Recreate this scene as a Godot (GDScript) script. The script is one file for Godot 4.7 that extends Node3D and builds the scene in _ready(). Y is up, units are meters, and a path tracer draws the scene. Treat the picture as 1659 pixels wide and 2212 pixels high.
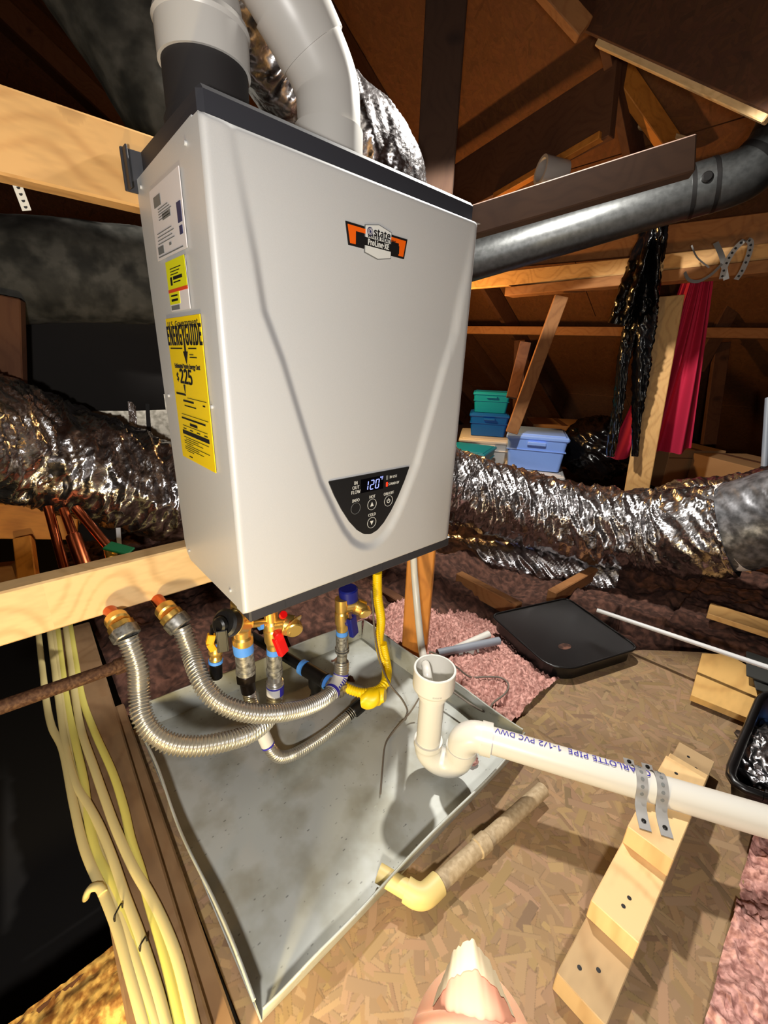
extends Node3D
# A tankless water heater on two studs in an attic. Units are metres, y up, x along the heater's front, z out of its front; y = 0 is the underside of the heater.

var rng := RandomNumberGenerator.new()
var noise := FastNoiseLite.new()
var m := {}
var taken := {}

# ---------- mesh building ----------
class Shape:
	var v := PackedVector3Array()
	var n := PackedVector3Array()
	var uv := PackedVector2Array()
	var ix := PackedInt32Array()

	func tri(a: int, b: int, c: int) -> void:
		ix.append(a); ix.append(b); ix.append(c)

	func face(pts: Array, nor: Vector3, uvs: Array = []) -> void:   # a flat convex polygon
		var k := v.size()
		for i in pts.size():
			v.append(pts[i]); n.append(nor)
			uv.append(uvs[i] if uvs.size() > i else Vector2(pts[i].x, pts[i].z))
		var g: Vector3 = (pts[1] - pts[0]).cross(pts[2] - pts[0])
		for i in range(1, pts.size() - 1):
			if g.dot(nor) > 0.0: tri(k, k + i + 1, k + i)
			else: tri(k, k + i, k + i + 1)

	func grid(p: PackedVector3Array, rows: int, cols: int, wrap: bool, us: float = 1.0, vs: float = 1.0, flip: bool = false) -> void:
		var k := v.size()
		for r in rows:
			for c in cols:
				var c1 := c + 1
				var c0 := c - 1
				if wrap:
					c1 = c1 % (cols - 1); c0 = (c0 + cols - 1) % (cols - 1)
				else:
					c1 = mini(c1, cols - 1); c0 = maxi(c0, 0)
				var r1 := mini(r + 1, rows - 1)
				var r0 := maxi(r - 1, 0)
				var du := p[r * cols + c1] - p[r * cols + c0]
				var dv := p[r1 * cols + c] - p[r0 * cols + c]
				var g := du.cross(dv).normalized()
				v.append(p[r * cols + c]); n.append(-g if flip else g)
				uv.append(Vector2(float(r) / (rows - 1) * us, float(c) / (cols - 1) * vs))
		for r in rows - 1:
			for c in cols - 1:
				var a := k + r * cols + c
				if flip:
					tri(a, a + 1, a + cols); tri(a + 1, a + cols + 1, a + cols)
				else:
					tri(a, a + cols, a + 1); tri(a + 1, a + cols, a + cols + 1)

	func box(t: Transform3D, s: Vector3, bev: float = 0.002, off: Vector2 = Vector2.ZERO) -> void:
		var h := s * 0.5
		bev = minf(bev, minf(h.x, minf(h.y, h.z)) * 0.6)
		for ax in 3:
			for sg in [-1.0, 1.0]:
				var b := (ax + 1) % 3
				var c := (ax + 2) % 3
				var pts := []
				var uvs := []
				for q in [[-1, -1], [1, -1], [1, 1], [-1, 1]]:
					var p := Vector3.ZERO
					p[ax] = sg * h[ax]; p[b] = q[0] * (h[b] - bev); p[c] = q[1] * (h[c] - bev)
					pts.append(t * p)
					var u := Vector2(p.x, p.y + p.z * 0.7 + sg * 0.03) if ax != 0 else Vector2(p.y * 0.35, p.z)
					uvs.append(u + off)
				var nor := Vector3.ZERO
				nor[ax] = sg
				face(pts, (t.basis * nor).normalized(), uvs)
		if bev <= 0.0: return
		for ax in 3:
			var b := (ax + 1) % 3
			var c := (ax + 2) % 3
			for sb in [-1.0, 1.0]:
				for sc in [-1.0, 1.0]:
					var pts := []
					var uvs := []
					for q in [[-1, 0], [1, 0], [1, 1], [-1, 1]]:
						var p := Vector3.ZERO
						p[ax] = q[0] * (h[ax] - bev)
						p[b] = sb * (h[b] - (bev if q[1] == 1 else 0.0))
						p[c] = sc * (h[c] - (0.0 if q[1] == 1 else bev))
						pts.append(t * p); uvs.append(Vector2(p.x, p.y + p.z * 0.7) + off)
					var nor := Vector3.ZERO
					nor[b] = sb; nor[c] = sc
					face(pts, (t.basis * nor).normalized(), uvs)
		for sx in [-1.0, 1.0]:
			for sy in [-1.0, 1.0]:
				for sz in [-1.0, 1.0]:
					var g := Vector3(sx, sy, sz)
					var q := g * h
					face([t * (q - Vector3(0, sy, sz) * bev), t * (q - Vector3(sx, 0, sz) * bev), t * (q - Vector3(sx, sy, 0) * bev)], (t.basis * g).normalized())

	func lathe(t: Transform3D, prof: Array, sides: int = 24) -> void:   # profile of (radius, height) turned round t's y axis, sharp where it turns sharply
		var runs := []
		var cur := [prof[0]]
		for i in range(1, prof.size()):
			cur.append(prof[i])
			if i < prof.size() - 1:
				var d0: Vector2 = (prof[i] - prof[i - 1]).normalized()
				var d1: Vector2 = (prof[i + 1] - prof[i]).normalized()
				if d0.dot(d1) < 0.85:
					runs.append(cur); cur = [prof[i]]
		runs.append(cur)
		for run in runs:
			var p := PackedVector3Array()
			for q in run:
				for c in sides + 1:
					var a := TAU * c / sides
					p.append(t * Vector3(cos(a) * q.x, q.y, sin(a) * q.x))
			_turned(p, run, sides, t)

	func _turned(p: PackedVector3Array, run: Array, sides: int, t: Transform3D) -> void:
		var k := v.size()
		for r in run.size():
			var a: Vector2 = run[maxi(r - 1, 0)]
			var b: Vector2 = run[mini(r + 1, run.size() - 1)]
			var d := (b - a).normalized()
			for c in sides + 1:
				var g := TAU * c / sides
				v.append(p[r * (sides + 1) + c])
				n.append((t.basis * Vector3(cos(g) * d.y, -d.x, sin(g) * d.y)).normalized())
				uv.append(Vector2(float(c) / sides, run[r].y * 4.0))
		for r in run.size() - 1:
			for c in sides:
				var a := k + r * (sides + 1) + c
				tri(a, a + 1, a + sides + 1); tri(a + 1, a + sides + 2, a + sides + 1)

	func tube(path: PackedVector3Array, rad: Callable, sides: int = 16, caps: bool = true, squash: Vector2 = Vector2.ONE, up0: Vector3 = Vector3.UP) -> void:
		var k := path.size()
		var p := PackedVector3Array()
		var x := Vector3.ZERO
		var s := 0.0
		for i in k:
			var d := (path[mini(i + 1, k - 1)] - path[maxi(i - 1, 0)]).normalized()
			if i == 0:
				x = up0.cross(d)
				if x.length() < 0.05: x = Vector3.RIGHT.cross(d)
			else:
				s += path[i].distance_to(path[i - 1])
			x = (x - d * x.dot(d)).normalized()
			var y := d.cross(x)
			for c in sides + 1:
				var a := TAU * (c % sides) / sides
				var r: float = rad.call(s, a)
				p.append(path[i] + (x * cos(a) * squash.x + y * sin(a) * squash.y) * r)
		grid(p, k, sides + 1, true, s, 1.0, false)
		if caps:
			for e in 2:
				var i := 0 if e == 0 else k - 1
				var d := (path[1] - path[0]).normalized() * -1.0 if e == 0 else (path[k - 1] - path[k - 2]).normalized()
				var pts := []
				for c in sides: pts.append(p[i * (sides + 1) + c])
				face(pts, d)

	func prism(poly: PackedVector2Array, depth: float, t: Transform3D, uscale: float = 1.0) -> void:   # outline in t's xy plane, from z = 0 to depth
		var tr := Geometry2D.triangulate_polygon(poly)
		for e in 2:
			var k := v.size()
			for q in poly:
				v.append(t * Vector3(q.x, q.y, depth * e)); n.append((t.basis.z if e == 1 else -t.basis.z).normalized()); uv.append(q * uscale)
			for i in range(0, tr.size(), 3):
				var a := poly[tr[i]]
				var ccw := (poly[tr[i + 1]] - a).cross(poly[tr[i + 2]] - a) > 0.0
				if ccw == (e == 1): tri(k + tr[i], k + tr[i + 2], k + tr[i + 1])
				else: tri(k + tr[i], k + tr[i + 1], k + tr[i + 2])
		var area := 0.0
		for i in poly.size(): area += poly[i].cross(poly[(i + 1) % poly.size()])
		for i in poly.size():
			var a := poly[i]
			var b := poly[(i + 1) % poly.size()]
			var o := (b - a).orthogonal() * (1.0 if area > 0.0 else -1.0)
			face([t * Vector3(a.x, a.y, 0), t * Vector3(b.x, b.y, 0), t * Vector3(b.x, b.y, depth), t * Vector3(a.x, a.y, depth)], (t.basis * Vector3(o.x, o.y, 0)).normalized(), [a * uscale, b * uscale, b * uscale, a * uscale])

	func mesh(shift: Vector3 = Vector3.ZERO) -> ArrayMesh:
		var w := v
		if shift != Vector3.ZERO:
			w = Transform3D(Basis.IDENTITY, shift) * v
		var a := []
		a.resize(Mesh.ARRAY_MAX)
		a[Mesh.ARRAY_VERTEX] = w; a[Mesh.ARRAY_NORMAL] = n; a[Mesh.ARRAY_TEX_UV] = uv; a[Mesh.ARRAY_INDEX] = ix
		var out := ArrayMesh.new()
		out.add_surface_from_arrays(Mesh.PRIMITIVE_TRIANGLES, a)
		return out

	func base() -> Vector3:
		var lo := v[0]
		var hi := v[0]
		for q in v:
			lo = lo.min(q); hi = hi.max(q)
		return Vector3((lo.x + hi.x) / 2, lo.y, (lo.z + hi.z) / 2)

# ---------- scene building ----------
func numbered(called: String) -> String:
	taken[called] = int(taken.get(called, -1)) + 1
	return called if taken[called] == 0 else "%s_%03d" % [called, taken[called]]

func tag(o: Node3D, label: String, category: String, group: String = "") -> void:
	o.set_meta("label", label); o.set_meta("category", category)
	if group: o.set_meta("group", group)

func thing(called: String, at: Vector3, label: String, category: String, group: String = "") -> Node3D:
	var o := Node3D.new()
	o.name = numbered(called); o.position = at
	add_child(o)
	tag(o, label, category, group)
	return o

func where(o: Node) -> Vector3:
	var p := Vector3.ZERO
	while o is Node3D and o != self:
		p += o.position; o = o.get_parent()
	return p

func part(parent: Node3D, called: String, s: Shape, mat: Material, label: String = "", kind: String = "") -> MeshInstance3D:   # s is given in world coordinates
	var o := MeshInstance3D.new()
	var b := s.base()
	o.name = called; o.mesh = s.mesh(-b); o.material_override = mat
	o.position = b - where(parent)
	if label: o.set_meta("label", label)
	if kind: o.set_meta("kind", kind)
	parent.add_child(o, true)
	return o

func solo(called: String, s: Shape, mat: Material, label: String, category: String, group: String = "") -> MeshInstance3D:
	var o := part(self, numbered(called), s, mat)
	tag(o, label, category, group)
	return o

func struct(called: String, s: Shape, mat: Material, parent: Node3D = self) -> MeshInstance3D:
	var o := part(parent, called, s, mat)
	if parent == self: o.set_meta("kind", "structure")
	return o

func along(a: Vector3, b: Vector3) -> Transform3D:      # y axis from a to b, origin a
	var y := (b - a).normalized()
	var x := y.cross(Vector3.FORWARD)
	if x.length() < 0.1: x = y.cross(Vector3.UP)
	x = x.normalized()
	return Transform3D(Basis(x, y, x.cross(y)), a)

func lying(a: Vector3, b: Vector3, up: Vector3) -> Transform3D:  # x axis from a to b, y near up, origin in the middle
	var x := (b - a).normalized()
	var z := x.cross(up).normalized()
	return Transform3D(Basis(x, z.cross(x), z), (a + b) / 2)

func plank(s: Shape, a: Vector3, b: Vector3, high: float, deep: float, up: Vector3 = Vector3.UP, bev: float = 0.002) -> void:
	s.box(lying(a, b, up), Vector3(a.distance_to(b), high, deep), bev, Vector2(rng.randf(), rng.randf()))

func cyl(s: Shape, a: Vector3, b: Vector3, r: float, sides: int = 24, bev: float = 0.0) -> void:
	var h := a.distance_to(b)
	if bev > 0.0: s.lathe(along(a, b), [Vector2(0, 0), Vector2(r - bev, 0), Vector2(r, bev), Vector2(r, h - bev), Vector2(r - bev, h), Vector2(0, h)], sides)
	else: s.lathe(along(a, b), [Vector2(0, 0), Vector2(r, 0), Vector2(r, h), Vector2(0, h)], sides)

func ring(s: Shape, a: Vector3, b: Vector3, r0: float, r1: float, sides: int = 32) -> void:    # a pipe with a bore
	var h := a.distance_to(b)
	s.lathe(along(a, b), [Vector2(r0, h), Vector2(r0, 0), Vector2(r1, 0), Vector2(r1, h), Vector2(r0, h)], sides)

func spline(p: Array, step: float) -> PackedVector3Array:
	var c := Curve3D.new()
	c.bake_interval = step
	for i in p.size():
		var t: Vector3 = (p[mini(i + 1, p.size() - 1)] - p[maxi(i - 1, 0)]) / 6.0
		if i == 0 or i == p.size() - 1: t *= 1.0
		var a: float = p[i].distance_to(p[maxi(i - 1, 0)])
		var b: float = p[i].distance_to(p[mini(i + 1, p.size() - 1)])
		var l := t.length()
		var d := t.normalized()
		c.add_point(p[i], -d * minf(l, a * 0.4), d * minf(l, b * 0.4))
	return c.get_baked_points()

func slice(p: PackedVector3Array, from: float, to: float) -> PackedVector3Array:   # the piece of a path between two fractions of its points
	return p.slice(int(from * (p.size() - 1)), int(to * (p.size() - 1)) + 1)

func ribbon(s: Shape, path: PackedVector3Array, wide: float, across: Vector3) -> void:   # a flat metal band, one millimetre thick
	var a := PackedVector3Array()
	var b := PackedVector3Array()
	for i in path.size():
		var d := (path[mini(i + 1, path.size() - 1)] - path[maxi(i - 1, 0)]).normalized()
		var w := (across - d * across.dot(d)).normalized() * wide * 0.5
		var n := d.cross(w).normalized() * 0.0005
		a.append(path[i] - w + n); a.append(path[i] + w + n)
		b.append(path[i] - w - n); b.append(path[i] + w - n)
	s.grid(a, path.size(), 2, false, 1, 1, false)
	s.grid(b, path.size(), 2, false, 1, 1, true)

func hose(s: Shape, path: PackedVector3Array, r: float, pitch: float, depth: float, sides: int = 20) -> void:
	s.tube(path, func(t, _a): return r + depth * cos(TAU * t / pitch), sides)

func foil_duct(path: PackedVector3Array, r: float, crumple: float, seed_: int, sides: int = 88) -> Shape:
	var f := FastNoiseLite.new()
	f.seed = seed_; f.frequency = 1.0; f.noise_type = FastNoiseLite.TYPE_SIMPLEX; f.fractal_type = FastNoiseLite.FRACTAL_RIDGED; f.fractal_octaves = 3
	var g := FastNoiseLite.new()
	g.seed = seed_ + 7; g.frequency = 1.0; g.noise_type = FastNoiseLite.TYPE_SIMPLEX; g.fractal_octaves = 2
	var s := Shape.new()
	s.tube(path, func(t, a):
		var ca := cos(a) * r
		var sa := sin(a) * r
		var sway: float = t * 11.0 + sin(a + 0.6) * 0.9
		var k: float = f.get_noise_3d(sway, ca * 5.0, sa * 5.0) * 0.72 + g.get_noise_3d(sway * 3.4, ca * 12.0, sa * 12.0) * 0.34
		return r * (1.0 + crumple * k + 0.03 * g.get_noise_3d(t * 4.0, ca * 5.0, sa * 5.0)), sides, false)
	return s

func words(s: Shape, text: String, t: Transform3D, high: float, font: String = "Droid Sans", weight: int = 400, align: int = HORIZONTAL_ALIGNMENT_CENTER, depth: float = 0.0006, squeeze: float = 1.0) -> void:
	var tm := TextMesh.new()
	var f := SystemFont.new()
	f.font_names = PackedStringArray([font]); f.font_weight = weight
	tm.font = f; tm.text = text; tm.font_size = 64; tm.pixel_size = high / 46.0; tm.depth = depth; tm.curve_step = 2.0
	tm.horizontal_alignment = align as HorizontalAlignment
	tm.vertical_alignment = VERTICAL_ALIGNMENT_CENTER
	var a := tm.get_mesh_arrays()
	if a.size() == 0: return
	var k := s.v.size()
	var vs: PackedVector3Array = a[Mesh.ARRAY_VERTEX]
	var ns: PackedVector3Array = a[Mesh.ARRAY_NORMAL]
	for i in vs.size():
		s.v.append(t * (vs[i] * Vector3(squeeze, 1, 1))); s.n.append((t.basis * ns[i]).normalized()); s.uv.append(Vector2.ZERO)
	var id = a[Mesh.ARRAY_INDEX]
	if id == null:
		for i in vs.size(): s.ix.append(k + i)
	else:
		for i in id: s.ix.append(k + i)

# ---------- materials ----------
func mat(name_: String, c: Color, rough: float, metal: float = 0.0, tex: Texture2D = null, uvs: float = 1.0) -> StandardMaterial3D:
	var o := StandardMaterial3D.new()
	o.albedo_color = c; o.roughness = rough; o.metallic = metal
	if tex:
		o.albedo_texture = tex; o.uv1_scale = Vector3(uvs, uvs, uvs)
	m[name_] = o
	return o

func mottled(name_: String, c: Color, rough: float, metal: float, tex: Texture2D, scale_: float) -> StandardMaterial3D:
	var o := mat(name_, c, rough, metal, tex, scale_)
	o.uv1_triplanar = true
	return o

func picture(w: int, h: int, px: PackedByteArray) -> ImageTexture:
	var im := Image.create_from_data(w, h, false, Image.FORMAT_RGB8, px)
	im.generate_mipmaps()
	return ImageTexture.create_from_image(im)

func wood_texture(seed_: int) -> ImageTexture:      # u runs along the board: one metre; v across it: a quarter of a metre
	var w := 1024
	var h := 256
	noise.seed = seed_; noise.frequency = 1.0; noise.noise_type = FastNoiseLite.TYPE_SIMPLEX; noise.fractal_octaves = 2
	noise.fractal_type = FastNoiseLite.FRACTAL_FBM
	var px := PackedByteArray()
	px.resize(w * h * 3)
	var knots := []
	for i in 4: knots.append(Vector2(rng.randf_range(60, w - 60), rng.randf_range(30, h - 30)))
	for y in h:
		for x in w:
			var warp := noise.get_noise_2d(x * 0.0035, y * 0.012) * 26.0
			var dark := 0.0
			for k in knots:
				var d := Vector2((x - k.x) * 0.42, y - k.y).length()
				if d < 60.0:
					warp += 14.0 * exp(-d * d / 500.0)
					if d < 9.0: dark = maxf(dark, 0.32 - d * 0.03)
			var q := 0.5 + 0.5 * sin((y + warp * 0.8) * 0.55)
			q = q * q * q
			var fine := noise.get_noise_2d(x * 0.02, y * 0.9)
			var tone := 1.0 - 0.075 * q - 0.04 * fine - dark + 0.05 * noise.get_noise_2d(x * 0.006 + 50.0, y * 0.02)
			var o := (y * w + x) * 3
			px[o] = int(clampf(tone * 1.0, 0, 1) * 250)
			px[o + 1] = int(clampf(tone - 0.025 * q - 0.1 * dark, 0, 1) * 248)
			px[o + 2] = int(clampf(tone - 0.05 * q - 0.2 * dark, 0, 1) * 244)
	return picture(w, h, px)

func osb_texture(seed_: int) -> ImageTexture:       # pressed strands, about 1.1 m of board
	var w := 1024
	rng.seed = seed_
	var px := PackedByteArray()
	px.resize(w * w * 3)
	for i in w * w:
		px[i * 3] = 212; px[i * 3 + 1] = 202; px[i * 3 + 2] = 186
	for i in 5600:
		var cx := rng.randf() * w
		var cy := rng.randf() * w
		var a := rng.randf() * PI
		var ln := rng.randi_range(20, 66)
		var wd := rng.randi_range(5, 14)
		var tone := rng.randf_range(0.86, 1.0)
		if rng.randf() < 0.05: tone = rng.randf_range(0.74, 0.84)
		var red := int(tone * 245)
		var gre := int((tone - rng.randf_range(0.0, 0.05)) * 240)
		var blu := int((tone - rng.randf_range(0.03, 0.13)) * 232)
		var ca := cos(a)
		var sa := sin(a)
		for p2 in int(ln * 1.4):
			var p := p2 * 0.714
			for q2 in int(wd * 1.4):
				var q := q2 * 0.714
				var x := int(cx + p * ca - q * sa) & 1023
				var y := int(cy + p * sa + q * ca) & 1023
				var o := (y * w + x) * 3
				var k := 0.86 if q2 == 0 else 1.0
				px[o] = int(red * k); px[o + 1] = int(gre * k); px[o + 2] = int(blu * k)
	return picture(w, w, px)

func blotch_texture(seed_: int, freq: float, lo: Color, hi: Color, bias: float, specks: int) -> ImageTexture:
	var w := 512
	noise.seed = seed_; noise.frequency = freq; noise.noise_type = FastNoiseLite.TYPE_SIMPLEX_SMOOTH; noise.fractal_octaves = 5; noise.fractal_type = FastNoiseLite.FRACTAL_FBM
	var g := noise.get_seamless_image(w, w)
	g.convert(Image.FORMAT_L8)
	var d := g.get_data()
	var px := PackedByteArray()
	px.resize(w * w * 3)
	for i in w * w:
		var t := clampf((d[i] / 255.0 - 0.5) * 2.2 + 0.5 + bias, 0, 1)
		px[i * 3] = int(lerpf(lo.r, hi.r, t) * 255); px[i * 3 + 1] = int(lerpf(lo.g, hi.g, t) * 255); px[i * 3 + 2] = int(lerpf(lo.b, hi.b, t) * 255)
	for k in specks:
		var c := rng.randi_range(0, w * w - 3)
		var tone := rng.randf_range(0.55, 1.15)
		for e in rng.randi_range(1, 3):
			var o := ((c + e) % (w * w)) * 3
			for j in 3: px[o + j] = clampi(int(px[o + j] * tone), 0, 255)
	return picture(w, w, px)

func bumps(seed_: int, freq: float, strength: float, cellular: bool = false) -> ImageTexture:
	noise.seed = seed_; noise.frequency = freq; noise.fractal_octaves = 4; noise.fractal_type = FastNoiseLite.FRACTAL_FBM
	noise.noise_type = FastNoiseLite.TYPE_CELLULAR if cellular else FastNoiseLite.TYPE_SIMPLEX_SMOOTH
	var im := noise.get_seamless_image(512, 512)
	im.convert(Image.FORMAT_RGBA8)
	im.bump_map_to_normal_map(strength)
	im.generate_mipmaps()
	return ImageTexture.create_from_image(im)

func _ready() -> void:
	rng.seed = 7
	view_and_light()
	materials()
	shell()
	framing()
	lamps()
	heater()
	vents()
	ducts()
	pipework()
	drain()
	pan_and_floor()
	cables()
	clutter()
	storage()
	thumb()

# ---------- camera, light ----------
func view_and_light() -> void:
	var cam := Camera3D.new()
	cam.name = "camera"
	cam.transform = Transform3D(Basis(Vector3(0.74290, 0.03604, 0.66844), Vector3(0.20022, 0.94087, -0.27325), Vector3(-0.63876, 0.33683, 0.69176)), Vector3(-0.21382, 0.36447, 0.52946))
	cam.fov = 101.4955
	cam.near = 0.01
	add_child(cam)
	cam.current = true
	var e := Environment.new()
	e.background_mode = Environment.BG_COLOR
	e.background_color = Color(0, 0, 0)
	e.tonemap_mode = Environment.TONE_MAPPER_LINEAR
	e.tonemap_exposure = 1.0
	e.sdfgi_enabled = true; e.ssao_enabled = true; e.ssil_enabled = true
	var w := WorldEnvironment.new()
	w.name = "world"; w.environment = e
	add_child(w)
	# the white work light above and behind the heater, the warm lamp low on the left, the bulb behind the heater; all unseen, plus an added fill near the camera
	var work := SpotLight3D.new()
	work.name = "work_light"
	work.position = Vector3(0.87, 1.18, -0.17)
	work.basis = Basis.looking_at(Vector3(0.0, -1.0, 0.05), Vector3.BACK)
	work.spot_angle = 80.0; work.spot_angle_attenuation = 0.1
	work.light_color = Color(1.0, 0.985, 0.95); work.light_energy = 2.9; work.light_size = 0.03
	work.spot_range = 25.0; work.spot_attenuation = 2.0; work.shadow_enabled = true
	add_child(work)
	bulb("low_lamp", Vector3(-0.34, -0.325, 0.38), Color(1.0, 0.90, 0.66), 0.40, 0.03)
	bulb("bare_bulb", Vector3(2.0, 0.5, -1.5), Color(1.0, 0.76, 0.46), 0.85, 0.03)
	bulb("fill_light", Vector3(-0.38, 0.30, 0.65), Color(1.0, 0.985, 0.965), 0.85, 0.03)  # added fill for the heater front, no lamp stands here

func bulb(called: String, at: Vector3, c: Color, energy: float, r: float) -> void:
	var l := OmniLight3D.new()
	l.name = called; l.position = at
	l.light_color = c; l.light_energy = energy; l.light_size = r
	l.omni_range = 25.0; l.omni_attenuation = 2.0; l.shadow_enabled = true
	add_child(l)

func lamps() -> void:     # unseen bulb fittings added where the lamps above stand; the fill has none
	for k in 3:
		var at: Vector3 = [Vector3(0.87, 1.18, -0.17), Vector3(-0.34, -0.325, 0.38), Vector3(2.0, 0.5, -1.5)][k]
		var up := Vector3.UP
		var t := thing(["work_lamp", "lamp_bulb", "lamp_bulb"][k], at, ["unseen white work lamp bulb hanging on a cord above the heater", "unseen small warm bulb standing low beside the cable joist", "unseen bare warm bulb hanging behind the heater, before the far roof"][k], "lamp")
		var s := Shape.new()
		s.lathe(Transform3D(Basis.IDENTITY, at), [Vector2(0.0, -0.034), Vector2(0.018, -0.029), Vector2(0.031, -0.014), Vector2(0.034, 0.0), Vector2(0.029, 0.018), Vector2(0.016, 0.036), Vector2(0.013, 0.044)], 24)
		part(t, "bulb", s, m.bulb_glass)
		s = Shape.new()
		cyl(s, at + up * 0.042, at + up * 0.085, 0.016, 20)
		part(t, "socket", s, m.rubber)
		if k != 1:
			s = Shape.new()
			cyl(s, at + up * 0.083, Vector3(at.x, roof_y(at.x) - 0.01, at.z), 0.003, 10)
			part(t, "cord", s, m.rubber)
		else:
			s = Shape.new()
			plank(s, at + Vector3(-0.02, 0.087, 0), at + Vector3(0.16, 0.087, 0), 0.006, 0.02)
			part(t, "arm", s, m.rubber)

# ---------- materials ----------
func materials() -> void:
	var wd := wood_texture(3)
	var wd2 := wood_texture(11)
	var osb := osb_texture(5)
	mat("fir", Color(0.86, 0.67, 0.42), 0.62, 0.0, wd)
	mat("fir_pale", Color(0.9, 0.76, 0.55), 0.65, 0.0, wd2)
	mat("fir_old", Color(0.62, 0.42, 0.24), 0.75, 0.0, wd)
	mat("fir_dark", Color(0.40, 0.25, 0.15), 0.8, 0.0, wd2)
	mat("fir_shaded", Color(0.26, 0.165, 0.10), 0.85, 0.0, wd2)  # darkened copy of the fir: shade put into the colour
	mat("fir_amber", Color(0.85, 0.55, 0.22), 0.6, 0.0, wd)
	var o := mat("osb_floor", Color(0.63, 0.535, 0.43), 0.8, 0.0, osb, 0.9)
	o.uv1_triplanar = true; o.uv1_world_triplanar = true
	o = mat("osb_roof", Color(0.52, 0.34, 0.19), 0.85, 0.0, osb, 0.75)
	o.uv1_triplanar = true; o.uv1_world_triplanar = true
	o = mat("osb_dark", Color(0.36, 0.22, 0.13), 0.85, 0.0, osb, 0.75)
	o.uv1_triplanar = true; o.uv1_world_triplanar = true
	mat("plywood", Color(0.88, 0.70, 0.42), 0.7, 0.0, wd2, 0.6)
	mat("near_black", Color(0.09, 0.075, 0.065), 0.9)  # plain near-black for the lowest floor, the underlay and the plenum
	mottled("enamel", Color(0.80, 0.80, 0.797), 0.42, 0.0, blotch_texture(21, 0.9, Color(0.955, 0.955, 0.955), Color(1, 1, 1), 0.0, 0), 8.0)
	m.enamel.metallic = 0.12
	mat("charcoal", Color(0.19, 0.19, 0.21), 0.55)
	mat("rubber", Color(0.13, 0.115, 0.115), 0.75)
	mat("panel_black", Color(0.10, 0.105, 0.11), 0.38)
	mat("glass_black", Color(0.02, 0.02, 0.03), 0.15)
	mat("print_white", Color(0.85, 0.85, 0.83), 0.6)
	mat("print_grey", Color(0.42, 0.43, 0.43), 0.6)
	mat("print_black", Color(0.05, 0.045, 0.05), 0.6)
	mat("orange", Color(0.93, 0.38, 0.03), 0.5)
	mat("sticker_white", Color(0.86, 0.84, 0.84), 0.55)
	mat("sticker_yellow", Color(0.93, 0.80, 0.02), 0.55)
	mat("sticker_lime", Color(0.86, 0.86, 0.08), 0.55)
	mat("sticker_red", Color(0.85, 0.28, 0.12), 0.55)
	mat("ink_blue", Color(0.16, 0.18, 0.34), 0.6)
	var g := mat("digit_glow", Color(0.6, 0.65, 1.0), 0.5)
	g.emission_enabled = true; g.emission = Color(0.6, 0.68, 1.0); g.emission_energy_multiplier = 0.75
	g = mat("standby_glow", Color(1.0, 0.2, 0.05), 0.5)
	g.emission_enabled = true; g.emission = Color(1.0, 0.16, 0.03); g.emission_energy_multiplier = 0.9
	g = mat("bulb_glass", Color(1.0, 0.95, 0.85), 0.4)
	g.emission_enabled = true; g.emission = Color(1.0, 0.9, 0.7); g.emission_energy_multiplier = 1.5
	mat("pvc", Color(0.84, 0.825, 0.79), 0.32)
	mottled("dusty_pvc", Color(0.70, 0.62, 0.50), 0.7, 0.0, blotch_texture(44, 0.03, Color(0.86, 0.84, 0.8), Color(1, 1, 1), 0.1, 300), 6.0)
	mottled("flue_metal", Color(0.36, 0.365, 0.365), 0.38, 0.85, blotch_texture(45, 0.02, Color(0.82, 0.82, 0.82), Color(1, 1, 1), 0.1, 200), 4.0)
	mottled("plate_silver", Color(0.74, 0.71, 0.65), 0.4, 0.6, blotch_texture(46, 0.02, Color(0.7, 0.7, 0.68), Color(1, 1, 1), 0.1, 200), 4.0)
	mat("pvc_grey", Color(0.76, 0.745, 0.72), 0.36)
	mat("cpvc", Color(0.80, 0.71, 0.46), 0.5)
	mat("conduit_grey", Color(0.52, 0.54, 0.58), 0.5)
	mottled("foil", Color(0.88, 0.87, 0.88), 0.27, 1.0, blotch_texture(31, 0.02, Color(0.62, 0.61, 0.6), Color(0.95, 0.95, 0.95), 0.1, 0), 3.0)
	m.foil.normal_enabled = true; m.foil.normal_scale = 0.35; m.foil.normal_texture = bumps(32, 0.03, 9.0)
	mottled("foil_dull", Color(0.60, 0.60, 0.62), 0.42, 0.6, blotch_texture(33, 0.02, Color(0.5, 0.5, 0.5), Color(0.95, 0.95, 0.95), 0.0, 0), 3.0)
	mottled("galvanised", Color(0.43, 0.44, 0.44), 0.36, 0.9, blotch_texture(34, 0.03, Color(0.55, 0.56, 0.55), Color(1, 1, 1), 0.1, 600), 4.0)
	mottled("pan_metal", Color(0.69, 0.70, 0.68), 0.5, 0.12, blotch_texture(35, 0.010, Color(0.84, 0.82, 0.77), Color(1, 1, 1), 0.25, 900), 1.4)
	mottled("grey_wrap", Color(0.34, 0.33, 0.305), 0.8, 0.0, blotch_texture(36, 0.012, Color(0.35, 0.36, 0.34), Color(1, 1, 1), 0.0, 0), 2.0)
	mat("copper", Color(0.80, 0.42, 0.26), 0.28, 1.0)
	mat("brass", Color(0.92, 0.76, 0.42), 0.33, 0.88)
	mat("steel_flex", Color(0.80, 0.785, 0.75), 0.3, 0.82)
	mottled("nipple", Color(0.72, 0.715, 0.70), 0.4, 0.75, blotch_texture(37, 0.02, Color(0.62, 0.61, 0.6), Color(1, 1, 1), 0.15, 60), 9.0)
	mat("black_iron", Color(0.09, 0.085, 0.085), 0.4, 0.4)
	mat("black_brass", Color(0.13, 0.09, 0.06), 0.4, 0.6)
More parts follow.
